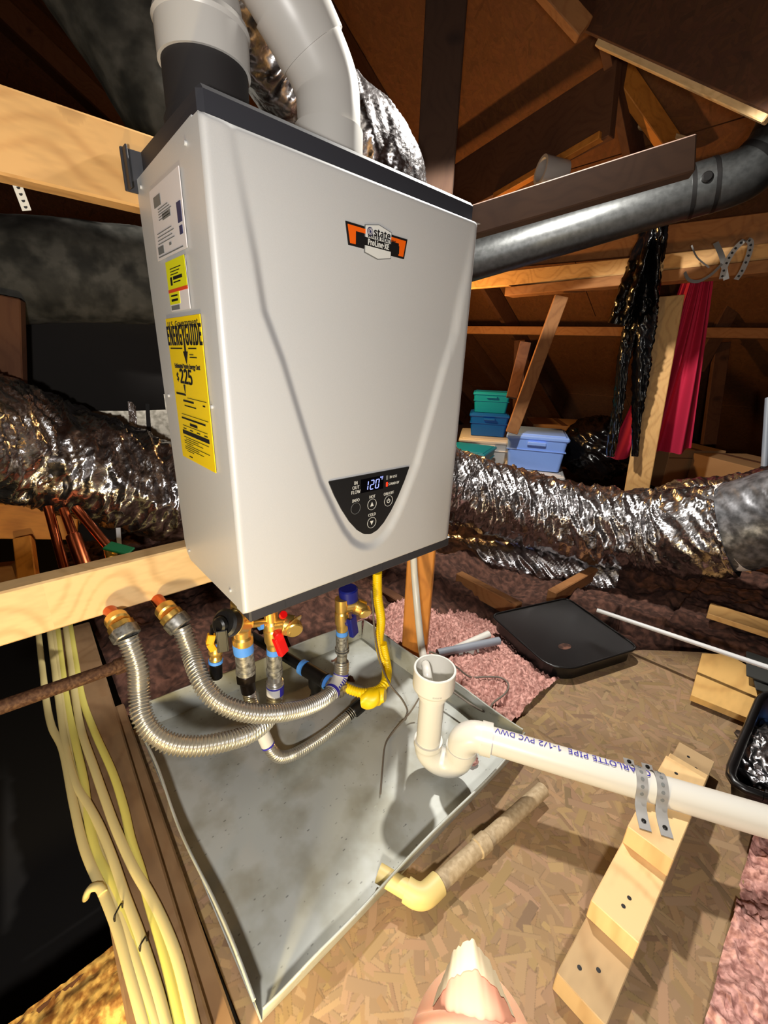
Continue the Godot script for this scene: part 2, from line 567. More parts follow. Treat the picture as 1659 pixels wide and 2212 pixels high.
	mottled("rusty", Color(0.42, 0.30, 0.20), 0.75, 0.2, blotch_texture(38, 0.04, Color(0.6, 0.5, 0.45), Color(1, 1, 1), 0.0, 900), 6.0)
	mat("tape_blue", Color(0.30, 0.56, 0.90), 0.6)
	mat("lever_red", Color(0.88, 0.04, 0.05), 0.35)
	mat("lever_blue", Color(0.06, 0.10, 0.45), 0.4)
	mat("lever_black", Color(0.05, 0.045, 0.045), 0.45)
	mat("lever_yellow", Color(0.93, 0.66, 0.05), 0.4)
	mat("lever_green", Color(0.03, 0.30, 0.16), 0.4)
	mat("csst", Color(0.98, 0.82, 0.03), 0.4)
	mat("label_wrap", Color(0.80, 0.79, 0.78), 0.5)
	mat("label_edge", Color(0.20, 0.17, 0.62), 0.5)
	mat("wire_grey", Color(0.42, 0.38, 0.34), 0.6)
	mat("cable_cream", Color(0.78, 0.71, 0.49), 0.5)
	mat("cable_yellow", Color(0.80, 0.75, 0.38), 0.5)
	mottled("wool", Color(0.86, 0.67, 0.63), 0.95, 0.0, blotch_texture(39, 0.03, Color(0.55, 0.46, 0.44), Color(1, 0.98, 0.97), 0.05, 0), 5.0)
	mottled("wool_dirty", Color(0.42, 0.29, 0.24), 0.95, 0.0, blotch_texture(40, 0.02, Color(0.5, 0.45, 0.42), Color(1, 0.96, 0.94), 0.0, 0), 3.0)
	mottled("kraft", Color(0.93, 0.75, 0.40), 0.8, 0.0, blotch_texture(41, 0.02, Color(0.55, 0.42, 0.33), Color(1, 1, 1), 0.12, 1500), 4.0)
	mat("plastic_black", Color(0.045, 0.042, 0.045), 0.32)
	mat("bag_black", Color(0.025, 0.025, 0.03), 0.22)
	mat("teal", Color(0.02, 0.60, 0.74), 0.4)
	mat("teal_dark", Color(0.0, 0.47, 0.56), 0.4)
	mat("blue_deep", Color(0.0, 0.38, 0.80), 0.4)
	mat("blue_tote", Color(0.55, 0.70, 1.0), 0.4)
	mat("white_plastic", Color(0.84, 0.84, 0.84), 0.4)
	mat("cardboard", Color(0.66, 0.50, 0.33), 0.85)
	mat("cloth_red", Color(0.76, 0.11, 0.26), 0.85)
	mat("rag_blue", Color(0.30, 0.50, 0.80), 0.9)
	mat("shingle", Color(0.20, 0.20, 0.19), 0.9)
	mat("block_tan", Color(0.70, 0.59, 0.44), 0.75, 0.0, wd)
	mat("strap", Color(0.70, 0.69, 0.68), 0.4, 0.5)
	mat("joist_wood", Color(0.50, 0.385, 0.265), 0.8, 0.0, wd)
	mat("skin", Color(1.0, 0.77, 0.62), 0.5)
	m.skin.subsurf_scatter_enabled = true; m.skin.subsurf_scatter_strength = 0.25
	mat("nail_bed", Color(0.93, 0.64, 0.52), 0.45)
	mat("nail_tip", Color(0.92, 0.83, 0.68), 0.45)

# ---------- the attic ----------
func roof_y(x: float) -> float:
	return 2.9 - 0.62 * x if x > -0.7 else 3.334 + 0.62 * (x + 0.7)

func shell() -> void:
	var s := Shape.new()
	# the ceiling of the rooms below, under everything
	s.box(Transform3D(Basis.IDENTITY, Vector3(1.0, -1.02, -0.6)), Vector3(12.4, 0.08, 8.4), 0.0)
	struct("floor", s, m.near_black)
	s = Shape.new()
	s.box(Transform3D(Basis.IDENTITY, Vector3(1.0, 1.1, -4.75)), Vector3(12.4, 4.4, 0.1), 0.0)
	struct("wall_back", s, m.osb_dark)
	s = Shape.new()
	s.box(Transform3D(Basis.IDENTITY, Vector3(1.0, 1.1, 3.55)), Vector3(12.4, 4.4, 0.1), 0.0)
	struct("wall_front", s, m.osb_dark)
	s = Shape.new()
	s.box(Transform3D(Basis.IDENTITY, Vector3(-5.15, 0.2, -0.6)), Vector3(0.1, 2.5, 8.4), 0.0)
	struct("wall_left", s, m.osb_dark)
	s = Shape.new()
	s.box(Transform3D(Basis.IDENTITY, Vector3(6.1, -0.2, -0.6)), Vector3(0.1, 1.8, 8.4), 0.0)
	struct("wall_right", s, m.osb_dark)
	# roof deck: sheets of oriented strand board, 1.22 m wide, on the slope that falls to the right, and one plain slope to the left
	var deck := Node3D.new()
	deck.name = "ceiling"; deck.set_meta("kind", "structure")
	add_child(deck)
	var slope := Vector3(1, -0.62, 0).normalized()
	var nor := Vector3(0.62, 1, 0).normalized()
	for row in 7:
		for k in 5:
			s = Shape.new()
			var a := Vector3(-0.7, roof_y(-0.69999), 0) + slope * (1.22 * row)
			var c := a + slope * 0.61 + nor * 0.008 + Vector3(0, 0, -3.5 + 2.44 * k - (1.22 if row % 2 == 1 else 0.0))
			s.box(Transform3D(Basis(slope, nor, slope.cross(nor)), c), Vector3(1.214, 0.014, 2.434), 0.0)
			part(deck, "panel", s, m.osb_roof)
	s = Shape.new()
	s.box(Transform3D(Basis(slope, nor, slope.cross(nor)), Vector3(-0.7, roof_y(-0.69999), -0.6) + slope * 4.2 + nor * 0.06), Vector3(9.0, 0.07, 8.4), 0.0)
	part(deck, "underlay", s, m.near_black)
	var sl2 := Vector3(1, 0.62, 0).normalized()
	s = Shape.new()
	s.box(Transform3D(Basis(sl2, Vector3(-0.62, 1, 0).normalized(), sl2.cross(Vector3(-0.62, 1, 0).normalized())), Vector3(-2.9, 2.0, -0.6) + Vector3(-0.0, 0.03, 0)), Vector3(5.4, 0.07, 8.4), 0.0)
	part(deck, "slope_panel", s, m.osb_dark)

func timber(called: String, a: Vector3, b: Vector3, high: float, deep: float, up: Vector3, mt: Material, label: String, cat: String, group: String = "") -> MeshInstance3D:
	var s := Shape.new()
	plank(s, a, b, high, deep, up, 0.003)
	return solo(called, s, mt, label, cat, group)

func framing() -> void:
	# the two studs that carry the heater
	var s := Shape.new()
	plank(s, Vector3(-0.95, 0.613, -0.2785), Vector3(0.44, 0.613, -0.2785), 0.094, 0.04, Vector3.UP, 0.003)
	solo("mounting_board", s, m.fir, "pale yellow fir board high behind the heater, crossing to the left", "board", "boards that carry the heater")
	s = Shape.new()
	plank(s, Vector3(-0.95, -0.027, -0.2785), Vector3(0.62, -0.027, -0.2785), 0.09, 0.04, Vector3.UP, 0.003)
	var low := solo("mounting_board", s, m.fir_pale, "pale yellow fir board low behind the heater, above the copper stubs", "board", "boards that carry the heater")
	# end of a nail strip hanging under the upper board
	s = Shape.new()
	var a := Vector3(-0.1352,0.5782,-0.3)
	var b := Vector3(-0.1262,0.5472,-0.33)
	plank(s, a, b, 0.0012, 0.011, Vector3(0, 0, 1))
	var strip := solo("perforated_strap", s, m.print_white, "short perforated metal strap dangling below the upper mounting board", "strap")
	s = Shape.new()
	for k in 5: cyl(s, a.lerp(b, 0.12 + 0.19 * k) - Vector3(0, 0, 0.001), a.lerp(b, 0.12 + 0.19 * k) + Vector3(0, 0, 0.0012), 0.0022, 10)
	part(strip, "hole", s, m.print_black)
	# post behind the heater
	timber("post", Vector3(0.5478,-0.47,-0.1406), Vector3(0.5478,-0.47,-0.1406) + Vector3(0, 0.62, 0), 0.07, 0.07, Vector3(0.6, 0, 0.8), m.fir_amber, "short amber wooden post standing behind the white condensate tube", "post")
	timber("post", Vector3(0, -1.5, 0) + Vector3(1.1615,0.8876,-0.7501), Vector3(1.1615,0.8876,-0.7501) + Vector3(0, 1.02, 0), 0.135, 0.045, Vector3(0.6, 0, 0.8), m.fir_shaded, "dark upright post rising behind the heater's top right corner", "post")  # the shade on this post is put into its dark wood
	# beam and post to the right
	timber("collar_beam", Vector3(2.32,0.8967,-1.675), Vector3(2.32,0.8378,0.4145), 0.082, 0.04, Vector3.UP, m.fir, "brightly lit horizontal beam running under the grey flue pipe", "beam")
	s = Shape.new()
	plank(s, Vector3(2.36,1.056,-1.9995), Vector3(2.36,0.9352,0.3864), 0.12, 0.04, Vector3.UP, 0.003)
	solo("ceiling_beam", s, m.fir_old, "brown beam just above the brightly lit one, behind the flue", "beam")
	s = Shape.new()
	plank(s, Vector3(2.34,0.8071,-1.1491), Vector3(2.34,0.7995,0.2377), 0.05, 0.10, Vector3.UP, 0.003)
	solo("ledger", s, m.fir_old, "dark brown strip tucked below the brightly lit beam", "beam")
	timber("wall_stud", Vector3(2.30, -0.42, -0.152), Vector3(2.30, 0.712, -0.225), 0.115, 0.04, Vector3(0.3, 0, 0.95), m.fir, "bright upright stud in front of the red cloth", "stud")
	timber("brace", Vector3(2.3359,0.7591,-0.7946), Vector3(2.2514,-0.039,-0.9437), 0.075, 0.04, Vector3(0.6, 0, 0.8), m.fir_old, "slanting brown brace behind the teal and blue bins", "brace")
	timber("brace", Vector3(2.6203,0.5291,-1.1531), Vector3(2.5106,0.1579,-1.1364), 0.075, 0.04, Vector3(0.6, 0, 0.8), m.fir_dark, "short dark brace left of the slanting brown brace", "brace")
	# truss members in front of the lit roof, unlit faces and lit edges put into the wood colours
	timber("truss_chord", Vector3(0.7948,0.7068,-0.3791), Vector3(1.0486,0.8193,0.1303), 0.07, 0.045, Vector3(0, 1, 0), m.fir_shaded, "dark truss chord running along the top of the flue pipe", "truss")  # its unlit face comes from the darkened wood colour
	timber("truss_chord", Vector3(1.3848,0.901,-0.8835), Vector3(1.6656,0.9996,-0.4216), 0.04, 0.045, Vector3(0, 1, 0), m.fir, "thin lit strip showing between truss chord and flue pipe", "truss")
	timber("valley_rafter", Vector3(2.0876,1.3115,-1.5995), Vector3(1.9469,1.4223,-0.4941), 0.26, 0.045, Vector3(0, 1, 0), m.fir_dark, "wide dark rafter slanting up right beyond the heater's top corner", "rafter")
	timber("rafter_edge", Vector3(2.0159,1.2266,-1.096), Vector3(1.9294,1.3037,-0.5186), 0.03, 0.04, Vector3(0, 1, 0), m.fir_amber, "thin amber rafter edge, coloured as if lit, under the wide dark rafter", "rafter")
	timber("rafter", Vector3(2.0433,1.5743,-0.5525), Vector3(2.4471,1.324,-0.3644), 0.09, 0.045, Vector3(0, 1, 0), m.fir_amber, "amber rafter slanting down right above the flue pipe", "rafter")
	timber("roof_batten", Vector3(2.1831,1.5112,-0.6838), Vector3(2.4164,1.3666,-0.3117), 0.022, 0.02, Vector3(0, 1, 0), m.fir_pale, "thin pale batten crossing behind the amber rafter", "batten")
	timber("rafter", Vector3(1.3841,1.5897,-0.582), Vector3(1.5107,1.4391,-0.4369), 0.06, 0.045, Vector3(0, 1, 0), m.fir_old, "brown rafter end coming down from the top of the frame", "rafter")
	# dark sheet with a pale lower edge
	s = Shape.new()
	var p0 := Vector3(1.5793,1.4446,-0.4234)
	var p1 := Vector3(1.5181,1.0433,0.1426)
	var t := lying(p0, p1, Vector3(0.15, 1, 0))
	s.box(Transform3D(t.basis, t.origin + t.basis.y * 0.45), Vector3(p0.distance_to(p1) * 1.5, 0.9, 0.02), 0.001)
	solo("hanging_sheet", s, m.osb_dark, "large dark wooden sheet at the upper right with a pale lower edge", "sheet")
	timber("sheet_edging", p0 + t.basis.z * -0.02, p1 + t.basis.z * -0.02, 0.03, 0.03, Vector3.UP, m.fir_pale, "pale strip along the lower edge of the dark sheet", "edging")
	# rafters: in the dark above, one every 0.61 m
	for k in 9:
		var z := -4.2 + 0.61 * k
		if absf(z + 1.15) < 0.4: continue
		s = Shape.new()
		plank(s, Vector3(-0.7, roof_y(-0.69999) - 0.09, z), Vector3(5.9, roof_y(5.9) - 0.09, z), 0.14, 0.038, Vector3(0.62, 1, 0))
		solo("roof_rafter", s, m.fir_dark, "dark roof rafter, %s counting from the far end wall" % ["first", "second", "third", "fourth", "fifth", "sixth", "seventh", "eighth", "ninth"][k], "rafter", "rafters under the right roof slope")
	# horizontal plate along the far slope
	timber("purlin", Vector3(2.8686,0.664,-2.4536), Vector3(3.365,0.6054,0.2224), 0.06, 0.09, Vector3.UP, m.fir_old, "long dim plate along the far roof, behind the hanging plastic", "purlin")
	for k in 3:
		var q: Array = [[Vector3(3.3646,0.5918,-1.6576), Vector3(3.3894,-0.069,-1.5845)], [Vector3(3.6059,0.5767,-0.2288), Vector3(3.5989,-0.1153,-0.1364)], [Vector3(3.3684,1.0275,-0.117), Vector3(3.5905,0.3907,-0.3287)]][k]
		timber("roof_stud", q[0], q[1], 0.09, 0.04, Vector3(0.6, 0, 0.8), m.fir_dark, ["dim stud above the teal bin, under the far plate", "dim stud rising behind the boxes at the far right", "dim slanting stud at the right edge beneath the lit beam"][k], "stud")
	# white pipe collar on the roof
	s = Shape.new()
	var c := Vector3(1.9071,1.2094,-0.7146)
	ring(s, c - Vector3(0.05, -0.01, 0.03), c + Vector3(0.05, 0.0, 0.03), 0.045, 0.058)
	solo("pipe_collar", s, m.pvc_grey, "white round pipe collar under the roof, left of the flue", "pipe")
	# left of the heater: wall framing seen under the foil duct
	timber("wall_plate", Vector3(-0.3931,-0.116,-1.1959), Vector3(-0.0866,-0.1807,-1.1286), 0.115, 0.04, Vector3.UP, m.fir_amber, "amber board on edge under the left end of the foil duct", "board")
	timber("wall_stud", Vector3(-0.2313,-0.1945,-1.0971), Vector3(-0.2543,-0.3586,-0.8972), 0.045, 0.04, Vector3(0.9, 0, 0.3), m.fir_amber, "short amber stud below the board at the left edge", "stud")
	timber("wall_plate", Vector3(-0.3877,-0.2827,-1.0871), Vector3(-0.2667,-0.2811,-1.0423), 0.075, 0.04, Vector3.UP, m.fir_old, "stub of brown board at the left edge, behind the short stud", "board")
	timber("wall_stud", Vector3(-0.1447,0.4843,-0.9641), Vector3(-0.1948,0.1942,-0.9607), 0.075, 0.04, Vector3(0.9, 0, 0.3), m.fir_dark, "dim upright stud at the left edge beside the black plenum", "stud")
	# joist with the cables on it
	timber("joist", Vector3(-0.1746,-0.435,-0.8269), Vector3(-0.2087,-0.435,0.2138), 0.09, 0.078, Vector3.UP, m.joist_wood, "long floor joist carrying the cream cables beside the metal pan", "joist")
	timber("joist", Vector3(-0.1534,-0.45,-0.4322), Vector3(-0.1695,-0.45,0.2423), 0.09, 0.045, Vector3.UP, m.joist_wood, "second joist tight against the cable joist, next to the pan", "joist")

# ---------- the heater ----------
const W := 0.486
const H := 0.6
const CX := 0.249

func half_width(y: float) -> float:
	var t := [[0.046, 0.0], [0.052, 0.022], [0.067, 0.043], [0.09, 0.06], [0.113, 0.073], [0.184, 0.107], [0.266, 0.134], [0.361, 0.164], [0.419, 0.187], [0.476, 0.195], [0.578, 0.214], [0.62, 0.22]]
	if y <= t[0][0]: return -(t[0][0] - y)
	for i in range(1, t.size()):
		if y < t[i][0]:
			return lerpf(t[i - 1][1], t[i][1], (y - t[i - 1][0]) / (t[i][0] - t[i - 1][0]))
	return 0.22

func front_z(x: float, y: float) -> float:
	var z := 0.0
	var l := 0.007
	var r := 0.026
	var q := 0.006
	if x < l: z -= l - sqrt(maxf(0.0, l * l - (l - x) * (l - x)))
	if W - x < r: z -= r - sqrt(maxf(0.0, r * r - (r - W + x) * (r - W + x)))
	for e in [y, H - y]:
		if e < q: z -= q - sqrt(maxf(0.0, q * q - (q - e) * (q - e)))
	var slope := (half_width(y + 0.006) - half_width(y - 0.006)) / 0.012
	var d := (half_width(y) - absf(x - CX)) / sqrt(1.0 + slope * slope)
	if y < 0.067:
		var dx := x - CX
		d = (y - 0.046 - dx * dx / 0.088) / sqrt(1.0 + pow(2.0 * dx / 0.088, 2.0))
	var k := smoothstep(-0.009, 0.007, d)
	return z - 0.0075 * k * (1.0 - 0.75 * smoothstep(0.42, 0.585, y))

func on_side(y: float, z: float) -> Transform3D:     # print on the heater's left side: x runs to the front, y up
	return Transform3D(Basis(Vector3(0, 0, 1), Vector3(0, 1, 0), Vector3(-1, 0, 0)), Vector3(-0.0015, y, z))

func sticker(parent: Node3D, called: String, y0: float, y1: float, z0: float, z1: float, mt: Material, lift: float = 0.0) -> MeshInstance3D:
	var s := Shape.new()
	s.box(Transform3D(Basis.IDENTITY, Vector3(-0.0008 - lift, (y0 + y1) / 2, (z0 + z1) / 2)), Vector3(0.0012, absf(y1 - y0), absf(z1 - z0)), 0.0)
	return part(parent, called, s, mt)

func bar_side(s: Shape, y: float, z0: float, z1: float, hh: float) -> void:
	s.box(Transform3D(Basis.IDENTITY, Vector3(-0.0017, y, (z0 + z1) / 2)), Vector3(0.0008, hh, z1 - z0), 0.0)

func rounded(poly: PackedVector2Array, r: float) -> PackedVector2Array:
	var out := PackedVector2Array()
	var k := poly.size()
	for i in k:
		var a := poly[(i + k - 1) % k]
		var b := poly[i]
		var c := poly[(i + 1) % k]
		var ba := (a - b).normalized()
		var bc := (c - b).normalized()
		if ba.dot(bc) < -0.93 or r <= 0.0:
			out.append(b); continue
		var p := b + ba * r
		var q := b + bc * r
		for j in 5:
			var t := j / 4.0
			out.append(p.lerp(b, t).lerp(b.lerp(q, t), t))
	return out

func heater() -> void:
	var h := thing("water_heater", Vector3(W / 2, 0, -0.13), "large pale grey wall-hung tankless water heater with an orange and black badge", "water heater")
	# front cover, with the recessed shield that comes to a point at the control panel
	var s := Shape.new()
	var nx := 150
	var ny := 180
	var p := PackedVector3Array()
	for j in ny + 1:
		for i in nx + 1:
			var u := float(i) / nx
			var x := W * u
			if u < 0.06: x = W * 0.06 * pow(u / 0.06, 2.0)
			if u > 0.88: x = W * (1.0 - 0.12 * pow((1.0 - u) / 0.12, 2.0))
			var e := float(j) / ny
			var y := H * e
			if e < 0.05: y = H * 0.05 * pow(e / 0.05, 2.0)
			if e > 0.95: y = H * (1.0 - 0.05 * pow((1.0 - e) / 0.05, 2.0))
			p.append(Vector3(x, y, front_z(x, y)))
	s.grid(p, ny + 1, nx + 1, false, 1, 1, false)
	# its sides, down to the seam
	for e in [[0.0, -1.0, front_z(0, 0.3)], [W, 1.0, front_z(W, 0.3)]]:
		s.face([Vector3(e[0], 0, e[2]), Vector3(e[0], H, e[2]), Vector3(e[0], H, -0.027), Vector3(e[0], 0, -0.027)], Vector3(e[1], 0, 0))
	s.face([Vector3(0, H, -0.006), Vector3(W, H, -0.006), Vector3(W, H, -0.027), Vector3(0, H, -0.027)], Vector3.UP)
	s.face([Vector3(0, 0, -0.006), Vector3(W, 0, -0.006), Vector3(W, 0, -0.027), Vector3(0, 0, -0.027)], Vector3.DOWN)
	part(h, "front_cover", s, m.enamel)
	# case behind it: side view with its rounded lower back corner
	s = Shape.new()
	var side := PackedVector2Array([Vector2(0.0285, 0.0), Vector2(0.0285, H + 0.004), Vector2(0.2585, H - 0.002), Vector2(0.2585, 0.035), Vector2(0.2525, 0.012), Vector2(0.236, 0.0)])
	s.prism(side, W - 0.003, Transform3D(Basis(Vector3(0, 0, -1), Vector3(0, 1, 0), Vector3(1, 0, 0)), Vector3(0.0015, 0, 0)))
	part(h, "case", s, m.enamel)
	s = Shape.new()
	for yy in [0.585, 0.3, 0.02]:
		for zz in [-0.05, -0.235]:
			s = Shape.new()
			cyl(s, Vector3(0.002, yy, zz), Vector3(-0.0012, yy, zz), 0.0026, 10)
			part(h, "screw", s, m.enamel)
	# dark cap and lower trim
	s = Shape.new()
	s.box(Transform3D(Basis.IDENTITY, Vector3(W / 2, 0.615, -0.128)), Vector3(W - 0.012, 0.034, 0.222), 0.006)
	part(h, "top_cap", s, m.charcoal)
	s = Shape.new()
	s.box(Transform3D(Basis.IDENTITY, Vector3(W / 2 + 0.004, -0.010, -0.032)), Vector3(W - 0.012, 0.022, 0.052), 0.003)
	for k in 6: s.box(Transform3D(Basis.IDENTITY, Vector3(0.07 + 0.07 * k, -0.008, -0.0055)), Vector3(0.0012, 0.017, 0.001), 0.0)
	part(h, "bottom_trim", s, m.charcoal)
	s = Shape.new()
	s.box(Transform3D(Basis.IDENTITY, Vector3(W / 2, -0.012, -0.15)), Vector3(W - 0.05, 0.026, 0.16), 0.004)
	part(h, "bottom_plate", s, m.galvanised)
	# bracket that hangs it on the upper board
	s = Shape.new()
	s.box(Transform3D(Basis.IDENTITY, Vector3(0.2, 0.607, -0.2545)), Vector3(0.43, 0.052, 0.004), 0.001)
	s.box(Transform3D(Basis.IDENTITY, Vector3(-0.011, 0.607, -0.246)), Vector3(0.003, 0.05, 0.02), 0.001)
	part(h, "bracket", s, m.charcoal)
	badge(h)
	control_panel(h)
	labels(h)

func flat_poly(pts: Array) -> PackedVector2Array:
	var o := PackedVector2Array()
	for q in pts: o.append(Vector2(q[0], q[1]))
	return o

func badge(h: Node3D) -> void:
	var zf := front_z(0.245, 0.53)
	var at := func(dz): return Transform3D(Basis.IDENTITY, Vector3(0, 0, zf + dz))
	var s := Shape.new()
	s.prism(flat_poly([[0.186, 0.542], [0.304, 0.542], [0.2985, 0.515], [0.1915, 0.515]]), 0.0014, at.call(0.0))
	var b := part(h, "badge", s, m.print_black)
	s = Shape.new()
	s.prism(flat_poly([[0.1895, 0.539], [0.225, 0.539], [0.225, 0.5335], [0.2035, 0.5335], [0.2035, 0.5175], [0.1940, 0.5175]]), 0.0008, at.call(0.0012))
	part(b, "orange_flash", s, m.orange)
	s = Shape.new()
	s.prism(flat_poly([[0.3005, 0.539], [0.265, 0.539], [0.265, 0.5335], [0.2865, 0.5335], [0.2865, 0.5175], [0.2960, 0.5175]]), 0.0008, at.call(0.0012))
	part(b, "orange_flash", s, m.orange)
	s = Shape.new()
	s.prism(flat_poly([[0.2195, 0.5445], [0.245, 0.5495], [0.2705, 0.5445], [0.2705, 0.5105], [0.245, 0.5055], [0.2195, 0.5105]]), 0.0016, at.call(0.0003))
	part(b, "shield_border", s, m.print_grey)
	s = Shape.new()
	s.prism(flat_poly([[0.2207, 0.5436], [0.245, 0.5484], [0.2693, 0.5436], [0.2693, 0.5296], [0.2207, 0.5296]]), 0.0008, at.call(0.0017))
	s.prism(flat_poly([[0.2207, 0.5195], [0.2693, 0.5195], [0.2693, 0.5114], [0.245, 0.5066], [0.2207, 0.5114]]), 0.0008, at.call(0.0017))
	part(b, "shield", s, m.print_white)
	s = Shape.new()
	s.prism(flat_poly([[0.2035, 0.5296], [0.2865, 0.5296], [0.2865, 0.5195], [0.2035, 0.5195]]), 0.0006, at.call(0.0019))
	part(b, "band", s, m.print_black)
	s = Shape.new()
	cyl(s, Vector3(0.2285, 0.5375, zf + 0.002), Vector3(0.2285, 0.5375, zf + 0.0029), 0.0054, 20)
	part(b, "roundel", s, m.ink_blue)
	s = Shape.new()
	for r in [0.0042, 0.0026]: ring(s, Vector3(0.2285, 0.5375, zf + 0.002), Vector3(0.2285, 0.5375, zf + 0.0033), r - 0.0005, r, 20)
	part(b, "roundel_ring", s, m.sticker_white)
	s = Shape.new()
	words(s, "state", Transform3D(Basis.IDENTITY, Vector3(0.2515, 0.5385, zf + 0.0027)), 0.0095, "Droid Sans", 700)
	words(s, "WATER HEATERS", Transform3D(Basis.IDENTITY, Vector3(0.2515, 0.5323, zf + 0.0027)), 0.0026, "Droid Sans", 700, HORIZONTAL_ALIGNMENT_CENTER, 0.0004, 1.1)
	part(b, "lettering", s, m.print_black)
	s = Shape.new()
	words(s, "ProLine·XE", Transform3D(Basis.IDENTITY, Vector3(0.245, 0.5245, zf + 0.0027)), 0.0072, "Droid Sans", 700, HORIZONTAL_ALIGNMENT_CENTER, 0.0006, 0.8)
	part(b, "lettering", s, m.print_white)

func control_panel(h: Node3D) -> void:
	var zf := front_z(0.25, 0.12)
	var pts := []
	for y in [0.182, 0.158, 0.135, 0.112, 0.092, 0.078]:
		pts.append([0.0, y])
	var left := [[0.157, 0.182], [0.168, 0.157], [0.183, 0.129], [0.200, 0.103], [0.2175, 0.083], [0.233, 0.0715]]
	var poly := PackedVector2Array()
	for q in left: poly.append(Vector2(q[0], q[1]))
	poly.append(Vector2(0.249, 0.0675))
	for i in range(left.size() - 1, -1, -1): poly.append(Vector2(0.498 - left[i][0], left[i][1]))
	var s := Shape.new()
	s.prism(rounded(poly, 0.0035), 0.0022, Transform3D(Basis.IDENTITY, Vector3(0, 0, zf)))
	var c := part(h, "control_panel", s, m.panel_black)
	var z := zf + 0.0022
	s = Shape.new()
	s.box(Transform3D(Basis.IDENTITY, Vector3(0.2495, 0.1625, z)), Vector3(0.052, 0.0245, 0.001), 0.0)
	part(c, "display", s, m.glass_black)
	s = Shape.new()
	var seg := func(x, y, n):   # a seven-segment digit 9 mm wide
		var on := {1: [2, 3], 2: [0, 2, 6, 4, 5], 0: [0, 1, 2, 3, 4, 5]}
		for k in on[n]:
			var q: Array = [[0.0, 0.0078, 0.0062, 0.0015], [-0.0036, 0.0039, 0.0015, 0.0064], [0.0036, 0.0039, 0.0015, 0.0064], [0.0036, -0.0039, 0.0015, 0.0064], [0.0, -0.0078, 0.0062, 0.0015], [-0.0036, -0.0039, 0.0015, 0.0064], [0.0, 0.0, 0.0062, 0.0015]][k]
			var tilt := Basis(Vector3(1, 0, 0), Vector3(0.12, 1, 0), Vector3(0, 0, 1))
			s.box(Transform3D(tilt, Vector3(x, y, z + 0.0009)) * Transform3D(Basis.IDENTITY, Vector3(q[0], q[1], 0)), Vector3(q[2], q[3], 0.0005), 0.0)
	seg.call(0.2355, 0.162, 1); seg.call(0.2485, 0.162, 2); seg.call(0.2605, 0.162, 0)
	words(s, "°F", Transform3D(Basis.IDENTITY, Vector3(0.2705, 0.1705, z + 0.0009)), 0.0062)
	part(c, "display_digits", s, m.digit_glow)
	s = Shape.new()
	for q in [["IN", 0.2125, 0.1705], ["OUT", 0.2125, 0.1625], ["FLOW", 0.2125, 0.1545]]:
		words(s, q[0], Transform3D(Basis.IDENTITY, Vector3(q[1], q[2], z + 0.0004)), 0.0058, "Droid Sans", 400, HORIZONTAL_ALIGNMENT_CENTER, 0.0004, 0.95)
	for q in [["IN USE", 0.2995, 0.1690], ["STAND BY", 0.3015, 0.1560]]:
		words(s, q[0], Transform3D(Basis.IDENTITY, Vector3(q[1], q[2], z + 0.0004)), 0.0045, "Droid Sans", 400, HORIZONTAL_ALIGNMENT_CENTER, 0.0004, 0.95)
	for q in [["INFO", 0.213, 0.1395], ["HOT", 0.25, 0.1395], ["COLD", 0.2505, 0.1055], ["ON/OFF", 0.290, 0.1385]]:
		words(s, q[0], Transform3D(Basis.IDENTITY, Vector3(q[1], q[2], z + 0.0004)), 0.0054, "Droid Sans", 400, HORIZONTAL_ALIGNMENT_CENTER, 0.0004, 0.95)
	part(c, "lettering", s, m.print_white)
	for q in [[0.213, 0.125, "info"], [0.25, 0.125, "up"], [0.2505, 0.090, "down"], [0.290, 0.124, "power"]]:
		s = Shape.new()
		ring(s, Vector3(q[0], q[1], z - 0.001), Vector3(q[0], q[1], z + 0.0005), 0.0098, 0.0104, 36)
		if q[2] == "up": s.prism(flat_poly([[-0.0038, -0.0034], [0.0038, -0.0034], [0, 0.0044]]), 0.0005, Transform3D(Basis.IDENTITY, Vector3(q[0], q[1], z)))
		if q[2] == "down": s.prism(flat_poly([[-0.0038, 0.0034], [0.0038, 0.0034], [0, -0.0044]]), 0.0005, Transform3D(Basis.IDENTITY, Vector3(q[0], q[1], z)))
		if q[2] == "power":
			var arc := PackedVector3Array()
			for k in 15:
				var a := deg_to_rad(125.0 + 290.0 * k / 14.0)
				arc.append(Vector3(q[0] + cos(a) * 0.0036, q[1] + sin(a) * 0.0036, z + 0.0003))
			s.tube(arc, func(_t, _a): return 0.0006, 8)
			s.box(Transform3D(Basis.IDENTITY, Vector3(q[0], q[1] + 0.0028, z + 0.0003)), Vector3(0.0011, 0.0046, 0.0006), 0.0)
		part(c, "button", s, m.print_grey if q[2] == "info" else m.print_white)
	for q in [[0.169, "in_use_light", m.print_grey], [0.1565, "standby_light", m.standby_glow]]:
		s = Shape.new()
		s.box(Transform3D(Basis.IDENTITY, Vector3(0.2845, q[0], z)), Vector3(0.0042, 0.0085, 0.0014), 0.0006)
		part(c, q[1], s, q[2])

